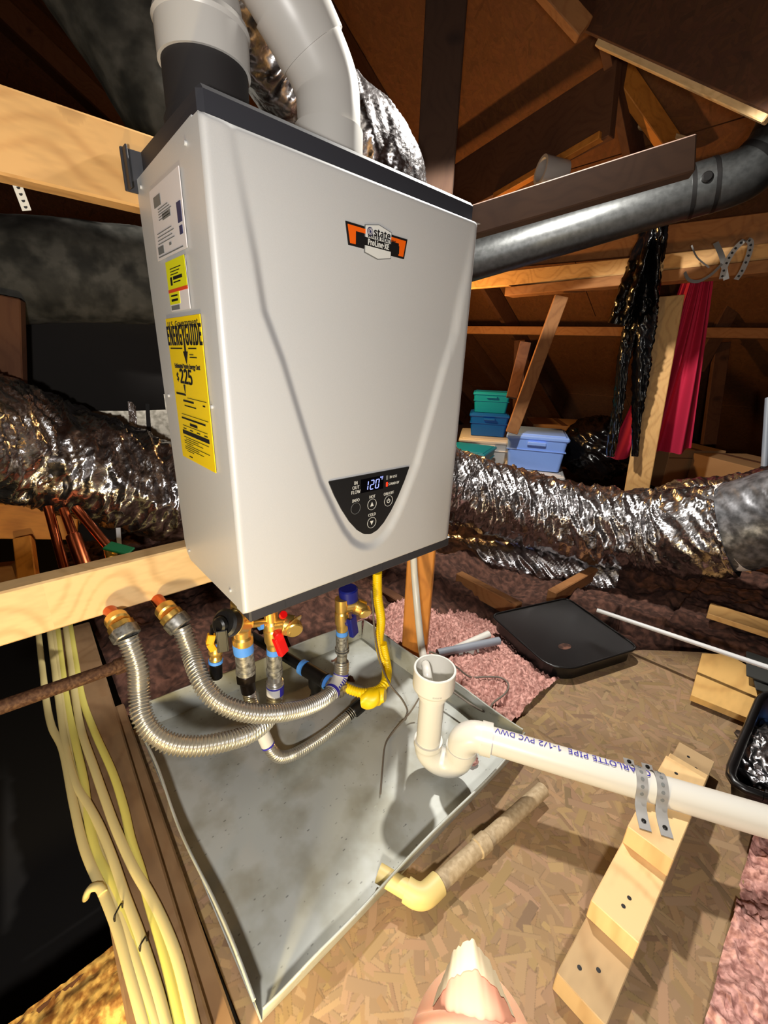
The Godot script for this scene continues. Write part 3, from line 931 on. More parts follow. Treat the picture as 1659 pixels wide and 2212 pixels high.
func labels(h: Node3D) -> void:
	var s: Shape
	# rating plate: white, with print
	var w := sticker(h, "rating_label", 0.570, 0.488, -0.194, -0.074, m.sticker_white)
	s = Shape.new()
	bar_side(s, 0.5535, -0.178, -0.150, 0.012)
	part(w, "logo_block", s, m.print_grey)
	s = Shape.new()
	bar_side(s, 0.527, -0.093, -0.079, 0.021); bar_side(s, 0.5085, -0.091, -0.081, 0.009)
	part(w, "code_block", s, m.ink_blue)
	s = Shape.new()
	bar_side(s, 0.533, -0.150, -0.118, 0.007); bar_side(s, 0.4985, -0.184, -0.160, 0.009); bar_side(s, 0.5005, -0.135, -0.127, 0.003)
	for k in 5: bar_side(s, 0.544 - 0.003 * k, -0.165, -0.125 + 0.006 * (k % 3), 0.0008)
	for k in 4: bar_side(s, 0.518 - 0.004 * k, -0.18, -0.12 + 0.008 * (k % 2), 0.0008)
	bar_side(s, 0.491, -0.185, -0.085, 0.0012)
	part(w, "small_print", s, m.print_grey)
	# yellow and white warning label with a red band
	var y := sticker(h, "warning_label", 0.482, 0.421, -0.161, -0.086, m.sticker_white)
	sticker(y, "yellow_field", 0.482, 0.4475, -0.161, -0.086, m.sticker_lime, 0.0006)
	sticker(y, "yellow_field", 0.4445, 0.4295, -0.161, -0.119, m.sticker_lime, 0.0006)
	sticker(y, "red_band", 0.4480, 0.4440, -0.161, -0.086, m.sticker_red, 0.0008)
	s = Shape.new()
	words(s, "WARNING", on_side(0.4765, -0.121), 0.0056, "Droid Sans", 700, HORIZONTAL_ALIGNMENT_CENTER, 0.0008)
	for k in 3: bar_side(s, 0.472 - 0.0034 * k, -0.145, -0.102 - 0.006 * k, 0.0011)
	bar_side(s, 0.4575, -0.148, -0.140, 0.010); bar_side(s, 0.4605, -0.136, -0.100, 0.004); bar_side(s, 0.4555, -0.136, -0.108, 0.0015)
	bar_side(s, 0.440, -0.153, -0.126, 0.002); bar_side(s, 0.4345, -0.153, -0.126, 0.003)
	part(y, "lettering", s, m.print_black)
	s = Shape.new()
	bar_side(s, 0.4252, -0.157, -0.123, 0.0056)
	part(y, "bar_code", s, m.print_grey)
	# yellow energy label
	var e := sticker(h, "energy_label", 0.413, 0.208, -0.193, -0.055, m.sticker_yellow)
	s = Shape.new()
	words(s, "U.S. Government", on_side(0.4045, -0.124), 0.0075, "Droid Sans", 400, HORIZONTAL_ALIGNMENT_CENTER, 0.0008, 1.55)
	words(s, "ENERGYGUIDE", on_side(0.389, -0.124), 0.026, "Droid Sans", 700, HORIZONTAL_ALIGNMENT_CENTER, 0.0012, 0.56)
	s.box(Transform3D(Basis.IDENTITY, Vector3(-0.0018, 0.3765, -0.121)), Vector3(0.001, 0.018, 0.005), 0.0)
	s.prism(flat_poly([[-0.0085, 0.0], [0.0085, 0.0], [0.0, -0.016]]), 0.001, on_side(0.3685, -0.121))
	bar_side(s, 0.3725, -0.184, -0.134, 0.0015); bar_side(s, 0.3725, -0.108, -0.078, 0.0015)
	bar_side(s, 0.3645, -0.106, -0.092, 0.0012); bar_side(s, 0.3610, -0.106, -0.080, 0.0012)
	words(s, "Estimated Yearly Energy Cost", on_side(0.3485, -0.124), 0.0062, "Droid Sans", 700, HORIZONTAL_ALIGNMENT_CENTER, 0.0008, 0.86)
	words(s, "$", on_side(0.3325, -0.168), 0.012, "Droid Sans", 700, HORIZONTAL_ALIGNMENT_CENTER, 0.001, 1.1)
	words(s, "225", on_side(0.334, -0.132), 0.0205, "Droid Sans", 700, HORIZONTAL_ALIGNMENT_CENTER, 0.001, 1.15)
	s.prism(flat_poly([[-0.003, 0.006], [0.003, 0.006], [0.0, -0.006]]), 0.001, on_side(0.317, -0.142))
	bar_side(s, 0.3085, -0.183, -0.142, 0.003)
	bar_side(s, 0.3045, -0.136, -0.062, 0.0008); bar_side(s, 0.2995, -0.155, -0.112, 0.0028); bar_side(s, 0.2925, -0.152, -0.105, 0.0016)
	bar_side(s, 0.2985, -0.076, -0.068, 0.002)
	bar_side(s, 0.2785, -0.17, -0.062, 0.0007); bar_side(s, 0.2725, -0.172, -0.074, 0.0026); bar_side(s, 0.2655, -0.138, -0.108, 0.004)
	bar_side(s, 0.261, -0.172, -0.07, 0.0007)
	for k in 4: bar_side(s, 0.2565, -0.170 + 0.029 * k, -0.158 + 0.029 * k, 0.0014)
	bar_side(s, 0.2505, -0.175, -0.066, 0.0062)
	for k in 8: bar_side(s, 0.243 - 0.0031 * k, -0.173 + (0.008 if k % 3 == 1 else 0.0), -0.1 - 0.012 * ((k * 5) % 4) + (0.03 if k % 2 == 0 else 0.0), 0.0007)
	bar_side(s, 0.2135, -0.158, -0.145, 0.0014)
	part(e, "lettering", s, m.print_black)

# ---------- exhaust and intake on top ----------
func vents() -> void:
	# left: rubber sleeve, hub and a pipe that leans away to the upper left
	var b := Vector3(0.062, 0.625, -0.125)
	var v := thing("vent_pipe", b, "fat white plastic vent pipe in a black sleeve, left of the two on the heater", "pipe", "vent pipes on top of the heater")
	var s := Shape.new()
	s.lathe(Transform3D(Basis.IDENTITY, b), [Vector2(0.0, 0.0), Vector2(0.053, 0.0), Vector2(0.054, 0.012), Vector2(0.05, 0.02), Vector2(0.05, 0.076), Vector2(0.0, 0.076)], 40)
	part(v, "sleeve", s, m.rubber)
	s = Shape.new()
	ring(s, b + Vector3(0, 0.07, 0), b + Vector3(0, 0.108, 0), 0.045, 0.0535, 44)
	s.lathe(Transform3D(Basis.IDENTITY, b + Vector3(0, 0.104, 0)), [Vector2(0.0535, 0.0), Vector2(0.0555, 0.004), Vector2(0.0535, 0.010), Vector2(0.045, 0.012)], 44)
	part(v, "hub", s, m.pvc_grey)
	s = Shape.new()
	var path := spline([b + Vector3(0, 0.105, 0), b + Vector3(0.0, 0.128, -0.002), b + Vector3(-0.018, 0.165, -0.008), b + Vector3(-0.07, 0.235, -0.02), b + Vector3(-0.30, 0.52, -0.05)], 0.006)
	s.tube(path, func(_t, _a): return 0.0475, 40)
	part(v, "elbow", s, m.pvc_grey)
	s = Shape.new()
	s.tube(slice(path, 0.30, 0.44), func(_t, _a): return 0.0535, 44)
	part(v, "collar", s, m.pvc_grey)
	# right: the same, smaller sleeve, with the elbow higher up
	b = Vector3(0.250, 0.628, -0.13)
	v = thing("vent_pipe", b, "white plastic vent pipe with a seam line, right of the two on the heater", "pipe", "vent pipes on top of the heater")
	s = Shape.new()
	s.lathe(Transform3D(Basis.IDENTITY, b), [Vector2(0.0, 0.0), Vector2(0.049, 0.0), Vector2(0.049, 0.034), Vector2(0.0, 0.034)], 40)
	part(v, "sleeve", s, m.rubber)
	s = Shape.new()
	ring(s, b + Vector3(0, 0.028, 0), b + Vector3(0, 0.066, 0), 0.045, 0.052, 44)
	part(v, "hub", s, m.pvc_grey)
	s = Shape.new()
	path = spline([b + Vector3(0, 0.05, 0), b + Vector3(0, 0.09, 0), b + Vector3(-0.006, 0.125, -0.002), b + Vector3(-0.04, 0.172, -0.008), b + Vector3(-0.075, 0.205, -0.012), b + Vector3(-0.105, 0.235, -0.014), b + Vector3(-0.11, 0.45, -0.016)], 0.006)
	s.tube(path, func(_t, _a): return 0.0475, 40)
	part(v, "elbow", s, m.pvc_grey)
	s = Shape.new()
	s.tube(slice(path, 0.24, 0.40), func(_t, _a): return 0.0505, 44)
	part(v, "collar", s, m.pvc_grey)

# ---------- ducts ----------
func duct(called: String, pts: Array, r: float, crumple: float, seed_: int, mt: Material, label: String, step: float = 0.009, group: String = "foil ducts") -> MeshInstance3D:
	return solo(called, foil_duct(spline(pts, step), r, crumple, seed_), mt, label, "duct", group)

func ducts() -> void:
	duct("foil_duct", [Vector3(-0.4183,0.2362,-0.697), Vector3(-0.2833,0.1737,-0.8557), Vector3(-0.1721,0.1105,-0.9483), Vector3(-0.0883,0.0707,-0.9361), Vector3(0.0234,0.0095,-0.9085), Vector3(0.1702,-0.0649,-0.8772), Vector3(0.4279,-0.1589,-0.8396)], 0.148, 0.17, 5, m.foil, "thick crumpled silver duct crossing behind the lower mounting board on the left")
	duct("foil_duct", [Vector3(1.0051,-0.0436,-0.658), Vector3(1.2032,-0.135,-0.55), Vector3(1.392,-0.2046,-0.3116), Vector3(1.4732,-0.2262,-0.1148), Vector3(1.5323,-0.199,0.1196), Vector3(1.5099,-0.1553,0.2629), Vector3(1.5122,-0.1138,0.3498)], 0.15, 0.15, 9, m.foil, "long crumpled silver duct running right from behind the heater below the bins")
	duct("foil_duct", [Vector3(1.0491,-0.4175,-0.7339), Vector3(1.2441,-0.4691,-0.5567), Vector3(1.3701,-0.4697,-0.3624), Vector3(1.4662,-0.4674,-0.1673), Vector3(1.5432,-0.4647,0.0548)], 0.085, 0.15, 12, m.foil, "thin crumpled silver duct lying under the long one, on the insulation")
	duct("foil_duct", [Vector3(0.2465,1.0676,-0.4624), Vector3(0.324,1.0015,-0.468), Vector3(0.3936,0.9467,-0.4876), Vector3(0.4911,0.8895,-0.4553), Vector3(0.5767,0.8391,-0.4152), Vector3(0.648,0.7681,-0.4139), Vector3(0.7357,0.6437,-0.4607)], 0.085, 0.16, 17, m.foil, "narrow crumpled silver duct dropping behind the two vent pipes")
	duct("foil_duct", [Vector3(1.9415,-0.2525,0.0156), Vector3(1.9334,-0.1667,0.1177), Vector3(1.9165,-0.112,0.256), Vector3(1.8446,-0.0313,0.4013), Vector3(1.7616,0.0522,0.5378)], 0.09, 0.16, 23, m.foil, "crumpled silver duct behind, in front of the cardboard boxes on the right")
	# smooth wrapped piece at the right edge, with tape
	var d := thing("wrapped_duct", Vector3(1.4863,-0.2147,0.4103), "smooth grey wrapped duct end with pale tape at the right edge", "duct", "foil ducts")
	part(d, "sleeve", foil_duct(spline([Vector3(1.5075,-0.1215,0.3275), Vector3(1.5051,-0.078,0.3958), Vector3(1.4952,-0.0098,0.4878), Vector3(1.46,0.0731,0.5882)], 0.012), 0.143, 0.02, 3), m.foil_dull)
	part(d, "tape", foil_duct(spline([Vector3(1.5146,-0.1065,0.3537), Vector3(1.5101,-0.0921,0.3751)], 0.012), 0.147, 0.02, 3), m.sticker_white)
	# round collar lying in the gap above the long duct
	var s := Shape.new()
	var c := Vector3(1.686,-0.1226,0.1377)
	var tr := PackedVector3Array()
	for k in 25: tr.append(c + Vector3(cos(TAU * k / 24) * 0.10, sin(TAU * k / 24) * 0.035, -0.3 * cos(TAU * k / 24) * 0.1 + sin(TAU * k / 24) * 0.09))
	s.tube(tr, func(_t, _a): return 0.016, 10, false)
	solo("duct_collar", s, m.foil_dull, "pale ring of duct collar lying on the long silver duct, right part", "collar")
	# dark insulated ducts and plenum on the left
	duct("insulated_duct", [Vector3(-0.3145,0.5366,-1.2091), Vector3(-0.1336,0.5542,-1.1076), Vector3(0.0128,0.5684,-1.0412), Vector3(0.1785,0.5744,-1.0074), Vector3(0.3863,0.5833,-0.9375)], 0.128, 0.02, 41, m.grey_wrap, "dim grey insulated duct lying level behind the heater's left side", 0.02, "grey insulated ducts")
	duct("insulated_duct", [Vector3(0.1234,1.2649,-0.9327), Vector3(0.1845,1.1773,-0.9095), Vector3(0.2527,1.0715,-0.8865), Vector3(0.3079,0.9671,-0.8579), Vector3(0.363,0.8918,-0.8667)], 0.155, 0.02, 43, m.grey_wrap, "dim grey insulated duct slanting down behind the left vent pipe", 0.02, "grey insulated ducts")
	s = Shape.new()
	s.box(lying(Vector3(-0.1554,0.3414,-1.3195), Vector3(0.4618,0.3282,-1.1924), Vector3.UP), Vector3(0.72, 0.30, 0.4), 0.004)
	solo("plenum", s, m.near_black, "black sheet metal plenum below the level grey duct", "plenum")
	var pl := thing("duct_board", Vector3(0.0686,0.0757,-1.0807), "silver-faced duct board with shiny tape seams above the left foil duct", "duct board")
	s = Shape.new()
	s.box(lying(Vector3(0.03,0.1778,-1.1019), Vector3(0.2976,0.1354,-1.0331), Vector3.UP), Vector3(0.33, 0.18, 0.03), 0.002)
	part(pl, "board", s, m.plate_silver)
	s = Shape.new()
	plank(s, Vector3(0.1171,0.2136,-1.0595), Vector3(0.0975,0.0412,-1.0375), 0.001, 0.022, Vector3(0, 0, 1))
	part(pl, "foil_tape", s, m.foil)
	s = Shape.new()
	plank(s, Vector3(0.16,0.2073,-1.0493), Vector3(0.1408,0.038,-1.0276), 0.001, 0.012, Vector3(0, 0, 1))
	part(pl, "foil_tape", s, m.print_black)
	s = Shape.new()
	s.box(lying(Vector3(-0.0479,0.2276,-1.1165), Vector3(0.0281,0.2152,-1.106), Vector3.UP), Vector3(0.10, 0.20, 0.03), 0.002)
	solo("duct_stub", s, m.plate_silver, "upright strip of silver duct left of the taped duct board", "duct")
	# grey flue pipe on the right: a straight run, a joint with a clip, an elbow upward
	var fl := thing("flue_pipe", Vector3(1.5881,0.7694,-0.3603), "large grey galvanised flue pipe rising to the right past the heater", "flue pipe")
	var a0 := Vector3(1.2105,0.6936,-0.9782)
	var a1 := Vector3(1.3773,0.7887,-0.6915)
	var a2 := Vector3(1.6647,0.9387,-0.0569)
	s = Shape.new()
	cyl(s, a0, a2, 0.077, 48)
	part(fl, "run", s, m.flue_metal)
	s = Shape.new()
	var dir := (a2 - a1).normalized()
	for k in [-0.001, 0.062]: s.tube(PackedVector3Array([a2 + dir * k, a2 + dir * (k + 0.004), a2 + dir * (k + 0.008), a2 + dir * (k + 0.012)]), func(_t, _a): return 0.0805, 48)
	part(fl, "bead", s, m.black_iron)
	s = Shape.new()
	cyl(s, a2, a2 + dir * 0.07, 0.079, 48)
	part(fl, "joint", s, m.flue_metal)
	s = Shape.new()
	var path := spline([a2 + dir * 0.06, a2 + dir * 0.12, a2 + dir * 0.17 + Vector3(0, 0.015, 0), a2 + dir * 0.215 + Vector3(0.0, 0.075, 0), a2 + dir * 0.225 + Vector3(0.0, 0.16, 0), a2 + dir * 0.25 + Vector3(0.02, 0.6, -0.02)], 0.012)
	s.tube(path, func(_t, _a): return 0.078, 48)
	part(fl, "elbow", s, m.flue_metal)
	s = Shape.new()
	for k in [0.19, 0.27]:
		var q := slice(path, k, k + 0.02)
		s.tube(q, func(_t, _a): return 0.0795, 48, false)
	part(fl, "seam", s, m.black_iron)
	s = Shape.new()
	var cl := a2 + dir * 0.03
	var toward := (Vector3(-0.21, 0.36, 0.53) - cl).normalized()
	toward = (toward - dir * toward.dot(dir)).normalized()
	toward = (toward + Vector3(0, 0.35, 0)).normalized()
	cyl(s, cl + toward * 0.074, cl + toward * 0.088, 0.016, 20, 0.004)
	part(fl, "damper_knob", s, m.black_iron)

# ---------- water and gas pipes ----------
func hexed(s: Shape, a: Vector3, b: Vector3, r: float) -> void:
	s.lathe(along(a, b), [Vector2(0, 0), Vector2(r * 0.93, 0), Vector2(r, a.distance_to(b) * 0.1), Vector2(r, a.distance_to(b) * 0.9), Vector2(r * 0.93, a.distance_to(b)), Vector2(0, a.distance_to(b))], 6)

func lever(s: Shape, a: Vector3, b: Vector3, wide: float, out: Vector3) -> void:   # a flat valve handle from its pivot at a to its end at b
	var t := lying(a, b, out)
	s.box(t, Vector3(a.distance_to(b), 0.004, wide), 0.0015)
	s.box(Transform3D(t.basis, t.origin + t.basis.z * wide * 0.5 - t.basis.y * 0.004), Vector3(a.distance_to(b), 0.011, 0.003), 0.001)
	s.box(Transform3D(t.basis, t.origin - t.basis.z * wide * 0.5 - t.basis.y * 0.004), Vector3(a.distance_to(b), 0.011, 0.003), 0.001)

func pipework() -> void:
	var s: Shape
	# two copper stubs from under the board, with brass unions and stainless hoses
	for k in 2:
		var stub0: Vector3 = [Vector3(-0.14,-0.067,-0.3), Vector3(-0.0631,-0.0677,-0.3)][k]
		var stub1: Vector3 = [Vector3(-0.132,-0.0679,-0.215), Vector3(-0.0556,-0.0799,-0.215)][k]
		var u1: Vector3 = [Vector3(-0.1266,-0.0889,-0.19), Vector3(-0.0424,-0.1051,-0.19)][k]
		var path: PackedVector3Array
		if k == 0: path = spline([u1, Vector3(-0.1242,-0.1333,-0.165), Vector3(-0.1313,-0.1772,-0.15), Vector3(-0.1358,-0.2067,-0.12), Vector3(-0.1203,-0.2347,-0.09), Vector3(-0.0855,-0.2571,-0.07), Vector3(-0.036,-0.2753,-0.06), Vector3(0.0209,-0.297,-0.065), Vector3(0.069,-0.303,-0.085), Vector3(0.0865,-0.2767,-0.098), Vector3(0.0897,-0.2394,-0.1)], 0.0011)
		else: path = spline([u1, Vector3(-0.0394,-0.1476,-0.165), Vector3(-0.0415,-0.167,-0.13), Vector3(-0.0392,-0.1863,-0.1), Vector3(-0.0238,-0.2064,-0.07), Vector3(0.014,-0.2341,-0.05), Vector3(0.0693,-0.2662,-0.045), Vector3(0.139,-0.3011,-0.055), Vector3(0.2031,-0.3245,-0.075), Vector3(0.2466,-0.3146,-0.095), Vector3(0.2541,-0.278,-0.1)], 0.0011)
		var h := thing("water_hose", Vector3(path[path.size() / 2]), ["ribbed stainless hose from the left copper stub, looping lowest across the pan", "ribbed stainless hose from the right copper stub, looping above the lower one"][k], "hose", "stainless hoses under the heater")
		s = Shape.new()
		hose(s, path, 0.0150, 0.0062, 0.0021, 22)
		part(h, "corrugated_tube", s, m.steel_flex)
		s = Shape.new()
		s.tube(slice(path, 0.0, 0.025), func(_t, _a): return 0.0155, 24)
		part(h, "collar", s, m.nipple)
		s = Shape.new()
		hexed(s, stub1.lerp(u1, 0.42), u1, 0.0225)
		part(h, "union_nut", s, m.nipple)
		if k == 1:
			s = Shape.new()
			s.tube(slice(path, 0.845, 0.945), func(_t, _a): return 0.0172, 26)
			var l := part(h, "label_wrap", s, m.label_wrap)
			s = Shape.new()
			s.tube(slice(path, 0.845, 0.858), func(_t, _a): return 0.0175, 26, false)
			s.tube(slice(path, 0.932, 0.945), func(_t, _a): return 0.0175, 26, false)
			for q in 5:   # the blue print along the wrap
				s.tube(slice(path, 0.862 + 0.013 * q, 0.869 + 0.013 * q), func(_t, a): return 0.0174 if a > 2.2 and a < 4.0 else 0.0165, 26, false)
			part(l, "print", s, m.label_edge)
		else:
			s = Shape.new()
			s.tube(slice(path, 0.93, 0.985), func(_t, _a): return 0.0172, 26)
			var l := part(h, "label_wrap", s, m.label_wrap)
			s = Shape.new()
			s.tube(slice(path, 0.975, 0.985), func(_t, _a): return 0.0175, 26, false)
			s.tube(slice(path, 0.93, 0.978), func(_t, a): return 0.0174 if a > 2.6 and a < 4.6 else 0.0165, 26, false)
			part(l, "print", s, m.label_edge)
		var c := thing("copper_stub", stub0, ["copper pipe end with a brass fitting at the left, under the board", "copper pipe end with a brass fitting nearest the heater, under the board"][k], "pipe", "copper stubs under the lower board")
		s = Shape.new()
		cyl(s, stub0, stub1, 0.0112, 24)
		part(c, "tube", s, m.copper)
		s = Shape.new()
		var q0 := stub1.lerp(stub0, 0.18)
		cyl(s, q0, stub1.lerp(u1, 0.12), 0.0185, 24, 0.003)
		hexed(s, stub1.lerp(u1, 0.12), stub1.lerp(u1, 0.42), 0.0205)
		part(c, "brass_adapter", s, m.brass)
	# first column: relief body with a black dial, nipple, and the hose to the gas stub
	var top := Vector3(0.033,-0.037,-0.1)
	var c1 := thing("relief_valve_column", Vector3(0.035,-0.2083,-0.1), "leftmost brass valve with a round black dial over a blue-taped nipple", "valve", "valve columns under the heater")
	s = Shape.new()
	var b0 := Vector3(0.0326,-0.1257,-0.1)
	s.lathe(along(b0, top), [Vector2(0, 0), Vector2(0.0175, 0), Vector2(0.0185, 0.004), Vector2(0.0185, 0.016), Vector2(0.0155, 0.020), Vector2(0.0165, 0.034), Vector2(0.0215, 0.040), Vector2(0.0215, 0.062), Vector2(0.017, 0.068), Vector2(0.015, 0.09), Vector2(0, 0.09)], 28)
	var side := Vector3(0.0104,-0.0618,-0.085)
	cyl(s, Vector3(0.0337,-0.0799,-0.1), side, 0.0215, 28, 0.002)
	s.box(Transform3D(Basis.IDENTITY, Vector3(0.0296,-0.0692,-0.078)), Vector3(0.010, 0.018, 0.008), 0.003)
	cyl(s, Vector3(0.04,-0.0875,-0.1), Vector3(0.0769,-0.0987,-0.1), 0.0068, 16)
	part(c1, "brass_body", s, m.brass)
	s = Shape.new()
	cyl(s, side, Vector3(-0.0069,-0.0498,-0.075), 0.0235, 32, 0.004)
	cyl(s, Vector3(-0.0069,-0.0498,-0.075), Vector3(-0.0179,-0.0477,-0.07), 0.013, 24, 0.003)
	part(c1, "dial_cap", s, m.lever_black)
	s = Shape.new()
	lever(s, Vector3(-0.0156,-0.0532,-0.062), Vector3(-0.0157,-0.0947,-0.062), 0.015, Vector3(-0.4, 0, 1))
	part(c1, "handle", s, m.lever_black)
	s = Shape.new()
	cyl(s, Vector3(0.0648,-0.1004,-0.1), Vector3(0.0712,-0.1012,-0.1), 0.0085, 16)
	part(c1, "blue_tape", s, m.tape_blue)
	s = Shape.new()
	cyl(s, Vector3(0.0322,-0.1195,-0.1), Vector3(0.0331,-0.1411,-0.1), 0.0182, 28)
	part(c1, "blue_tape", s, m.tape_blue)
	s = Shape.new()
	cyl(s, Vector3(0.0332,-0.1392,-0.1), Vector3(0.0334,-0.1818,-0.1), 0.0168, 28)
	ring(s, Vector3(0.0336,-0.1798,-0.1), Vector3(0.0329,-0.1879,-0.1), 0.012, 0.0178, 28)
	part(c1, "nipple", s, m.nipple)
	s = Shape.new()
	hexed(s, Vector3(0.0329,-0.1879,-0.1), Vector3(0.0332,-0.2073,-0.1), 0.0185)
	cyl(s, Vector3(0.0332,-0.2073,-0.1), Vector3(0.035,-0.2324,-0.1), 0.0135, 24)
	part(c1, "coupling", s, m.black_brass)
	# the hose below it
	var path := spline([Vector3(0.0351,-0.2302,-0.1), Vector3(0.0368,-0.2577,-0.098), Vector3(0.0415,-0.2962,-0.092), Vector3(0.047,-0.3272,-0.082), Vector3(0.0544,-0.3645,-0.07), Vector3(0.0641,-0.3857,-0.062), Vector3(0.083,-0.4003,-0.058), Vector3(0.1162,-0.4073,-0.056), Vector3(0.1756,-0.4105,-0.058), Vector3(0.2339,-0.4025,-0.06), Vector3(0.2592,-0.3959,-0.06)], 0.0011)
	var hz := thing("gas_hose", path[path.size() / 2], "slim ribbed hose with a white label, hooking round to the yellow-taped joint", "hose", "stainless hoses under the heater")
	s = Shape.new()
	hose(s, path, 0.0110, 0.0048, 0.0015, 20)
	part(hz, "corrugated_tube", s, m.steel_flex)
	s = Shape.new()
	s.tube(slice(path, 0.24, 0.40), func(_t, _a): return 0.0131, 24)
	var lw := part(hz, "label_wrap", s, m.label_wrap)
	s = Shape.new()
	s.tube(slice(path, 0.24, 0.255), func(_t, _a): return 0.0133, 24, false)
	part(lw, "print", s, m.label_edge)
	s = Shape.new()
	s.tube(slice(path, 0.385, 0.40), func(_t, _a): return 0.0133, 24, false)
	part(lw, "print", s, m.label_edge)
	s = Shape.new()
	hexed(s, Vector3(0.2565,-0.3969,-0.06), Vector3(0.2839,-0.391,-0.06), 0.0155)
	cyl(s, Vector3(0.2432,-0.4005,-0.06), Vector3(0.2592,-0.3959,-0.06), 0.0118, 20)
	part(hz, "end_fitting", s, m.black_iron)
	# small side valve with a yellow handle on the far left
	var sv := thing("drain_cock", Vector3(-0.01,-0.1822,-0.13), "small brass valve with a yellow handle, left of the black dial", "valve")
	s = Shape.new()
	s.lathe(along(Vector3(-0.0086,-0.16,-0.13), Vector3(-0.0036,-0.1091,-0.13)), [Vector2(0, 0), Vector2(0.0115, 0), Vector2(0.0115, 0.008), Vector2(0.009, 0.012), Vector2(0.0125, 0.018), Vector2(0.0125, 0.027), Vector2(0.009, 0.033), Vector2(0.009, 0.045), Vector2(0, 0.045)], 22)
	part(sv, "brass_body", s, m.brass)
	s = Shape.new()
	lever(s, Vector3(-0.0142,-0.0927,-0.115), Vector3(-0.0199,-0.1092,-0.115), 0.010, Vector3(-0.3, 0, 1))
	lever(s, Vector3(-0.0199,-0.1092,-0.115), Vector3(-0.0143,-0.1256,-0.115), 0.009, Vector3(-0.3, 0, 1))
	part(sv, "handle", s, m.lever_yellow)
	s = Shape.new()
	cyl(s, Vector3(-0.0082,-0.1561,-0.13), Vector3(-0.0088,-0.162,-0.13), 0.0128, 22)
	part(sv, "blue_tape", s, m.tape_blue)
	s = Shape.new()
	cyl(s, Vector3(-0.0046,-0.1195,-0.13), Vector3(-0.0051,-0.1243,-0.13), 0.0105, 22)
	part(sv, "blue_tape", s, m.tape_blue)
	s = Shape.new()
	cyl(s, Vector3(-0.0088,-0.162,-0.13), Vector3(-0.0112,-0.1942,-0.13), 0.0112, 22)
	part(sv, "black_pipe", s, m.black_iron)
	s = Shape.new()
	cyl(s, Vector3(-0.0014,-0.0875,-0.13), Vector3(-0.0044,-0.1176,-0.13), 0.0095, 22)
	part(sv, "black_pipe", s, m.black_iron)
	# second column: hot valve with the red lever
	var c2 := thing("hot_valve_column", Vector3(0.0878,-0.2731,-0.1), "brass isolation valve with a red lever, middle of the three columns", "valve", "valve columns under the heater")
	s = Shape.new()
	s.lathe(along(Vector3(0.092,-0.1651,-0.1), Vector3(0.0895,-0.0768,-0.1)), [Vector2(0, 0), Vector2(0.0135, 0), Vector2(0.0135, 0.014), Vector2(0.0145, 0.016), Vector2(0.0165, 0.022), Vector2(0.0165, 0.046), Vector2(0.0145, 0.049), Vector2(0.0165, 0.052), Vector2(0.0165, 0.062), Vector2(0.013, 0.067), Vector2(0.013, 0.10), Vector2(0, 0.10)], 28)
	cyl(s, Vector3(0.0912,-0.112,-0.1), Vector3(0.1108,-0.103,-0.075), 0.0135, 24)
	hexed(s, Vector3(0.1068,-0.106,-0.082), Vector3(0.1193,-0.1092,-0.07), 0.022)
	part(c2, "brass_body", s, m.brass)
	s = Shape.new()
	cyl(s, Vector3(0.1175,-0.1053,-0.07), Vector3(0.1125,-0.109,-0.055), 0.0165, 30, 0.002)
	cyl(s, Vector3(0.1146,-0.1019,-0.068), Vector3(0.1153,-0.1031,-0.066), 0.0235, 30, 0.001)
	part(c2, "service_cap", s, m.brass)
	s = Shape.new()
	cyl(s, Vector3(0.1029,-0.0841,-0.08), Vector3(0.1033,-0.0787,-0.075), 0.007, 16)
	lever(s, Vector3(0.088,-0.1184,-0.07), Vector3(0.0972,-0.1577,-0.066), 0.017, Vector3(0.3, 0.1, 1))
	cyl(s, Vector3(0.0908,-0.1183,-0.082), Vector3(0.0877,-0.118,-0.066), 0.0085, 18, 0.002)
	part(c2, "lever", s, m.lever_red)
	s = Shape.new()
	cyl(s, Vector3(0.0922,-0.162,-0.1), Vector3(0.0914,-0.1746,-0.1), 0.0142, 28)
	part(c2, "blue_tape", s, m.tape_blue)
	s = Shape.new()
	cyl(s, Vector3(0.0915,-0.1735,-0.1), Vector3(0.0903,-0.2126,-0.1), 0.0148, 28)
	ring(s, Vector3(0.0904,-0.2093,-0.1), Vector3(0.0896,-0.2235,-0.1), 0.012, 0.0158, 28)
	part(c2, "nipple", s, m.nipple)
	s = Shape.new()
	cyl(s, Vector3(0.0896,-0.2235,-0.1), Vector3(0.0895,-0.2439,-0.1), 0.0132, 24)
	part(c2, "neck", s, m.steel_flex)
	# third column: cold valve with blue levers
	var c3 := thing("cold_valve_column", Vector3(0.2554,-0.2748,-0.1), "brass isolation valve with blue handles, right of the three columns", "valve", "valve columns under the heater")
	s = Shape.new()
	s.lathe(along(Vector3(0.2552,-0.2,-0.1), Vector3(0.2537,-0.1091,-0.1)), [Vector2(0, 0), Vector2(0.0125, 0), Vector2(0.0125, 0.018), Vector2(0.0155, 0.024), Vector2(0.0155, 0.05), Vector2(0.013, 0.054), Vector2(0.0145, 0.058), Vector2(0.0145, 0.085), Vector2(0, 0.085)], 28)
	cyl(s, Vector3(0.2563,-0.1376,-0.1), Vector3(0.2904,-0.1367,-0.085), 0.0125, 22)
	hexed(s, Vector3(0.2816,-0.1366,-0.087), Vector3(0.2955,-0.1455,-0.075), 0.0175)
	cyl(s, Vector3(0.2937,-0.1441,-0.076), Vector3(0.2901,-0.1507,-0.062), 0.0145, 26, 0.002)
	part(c3, "brass_body", s, m.brass)
	s = Shape.new()
	cyl(s, Vector3(0.2738,-0.1259,-0.1), Vector3(0.271,-0.0951,-0.1), 0.021, 28, 0.003)
	part(c3, "blue_cap", s, m.lever_blue)
	s = Shape.new()
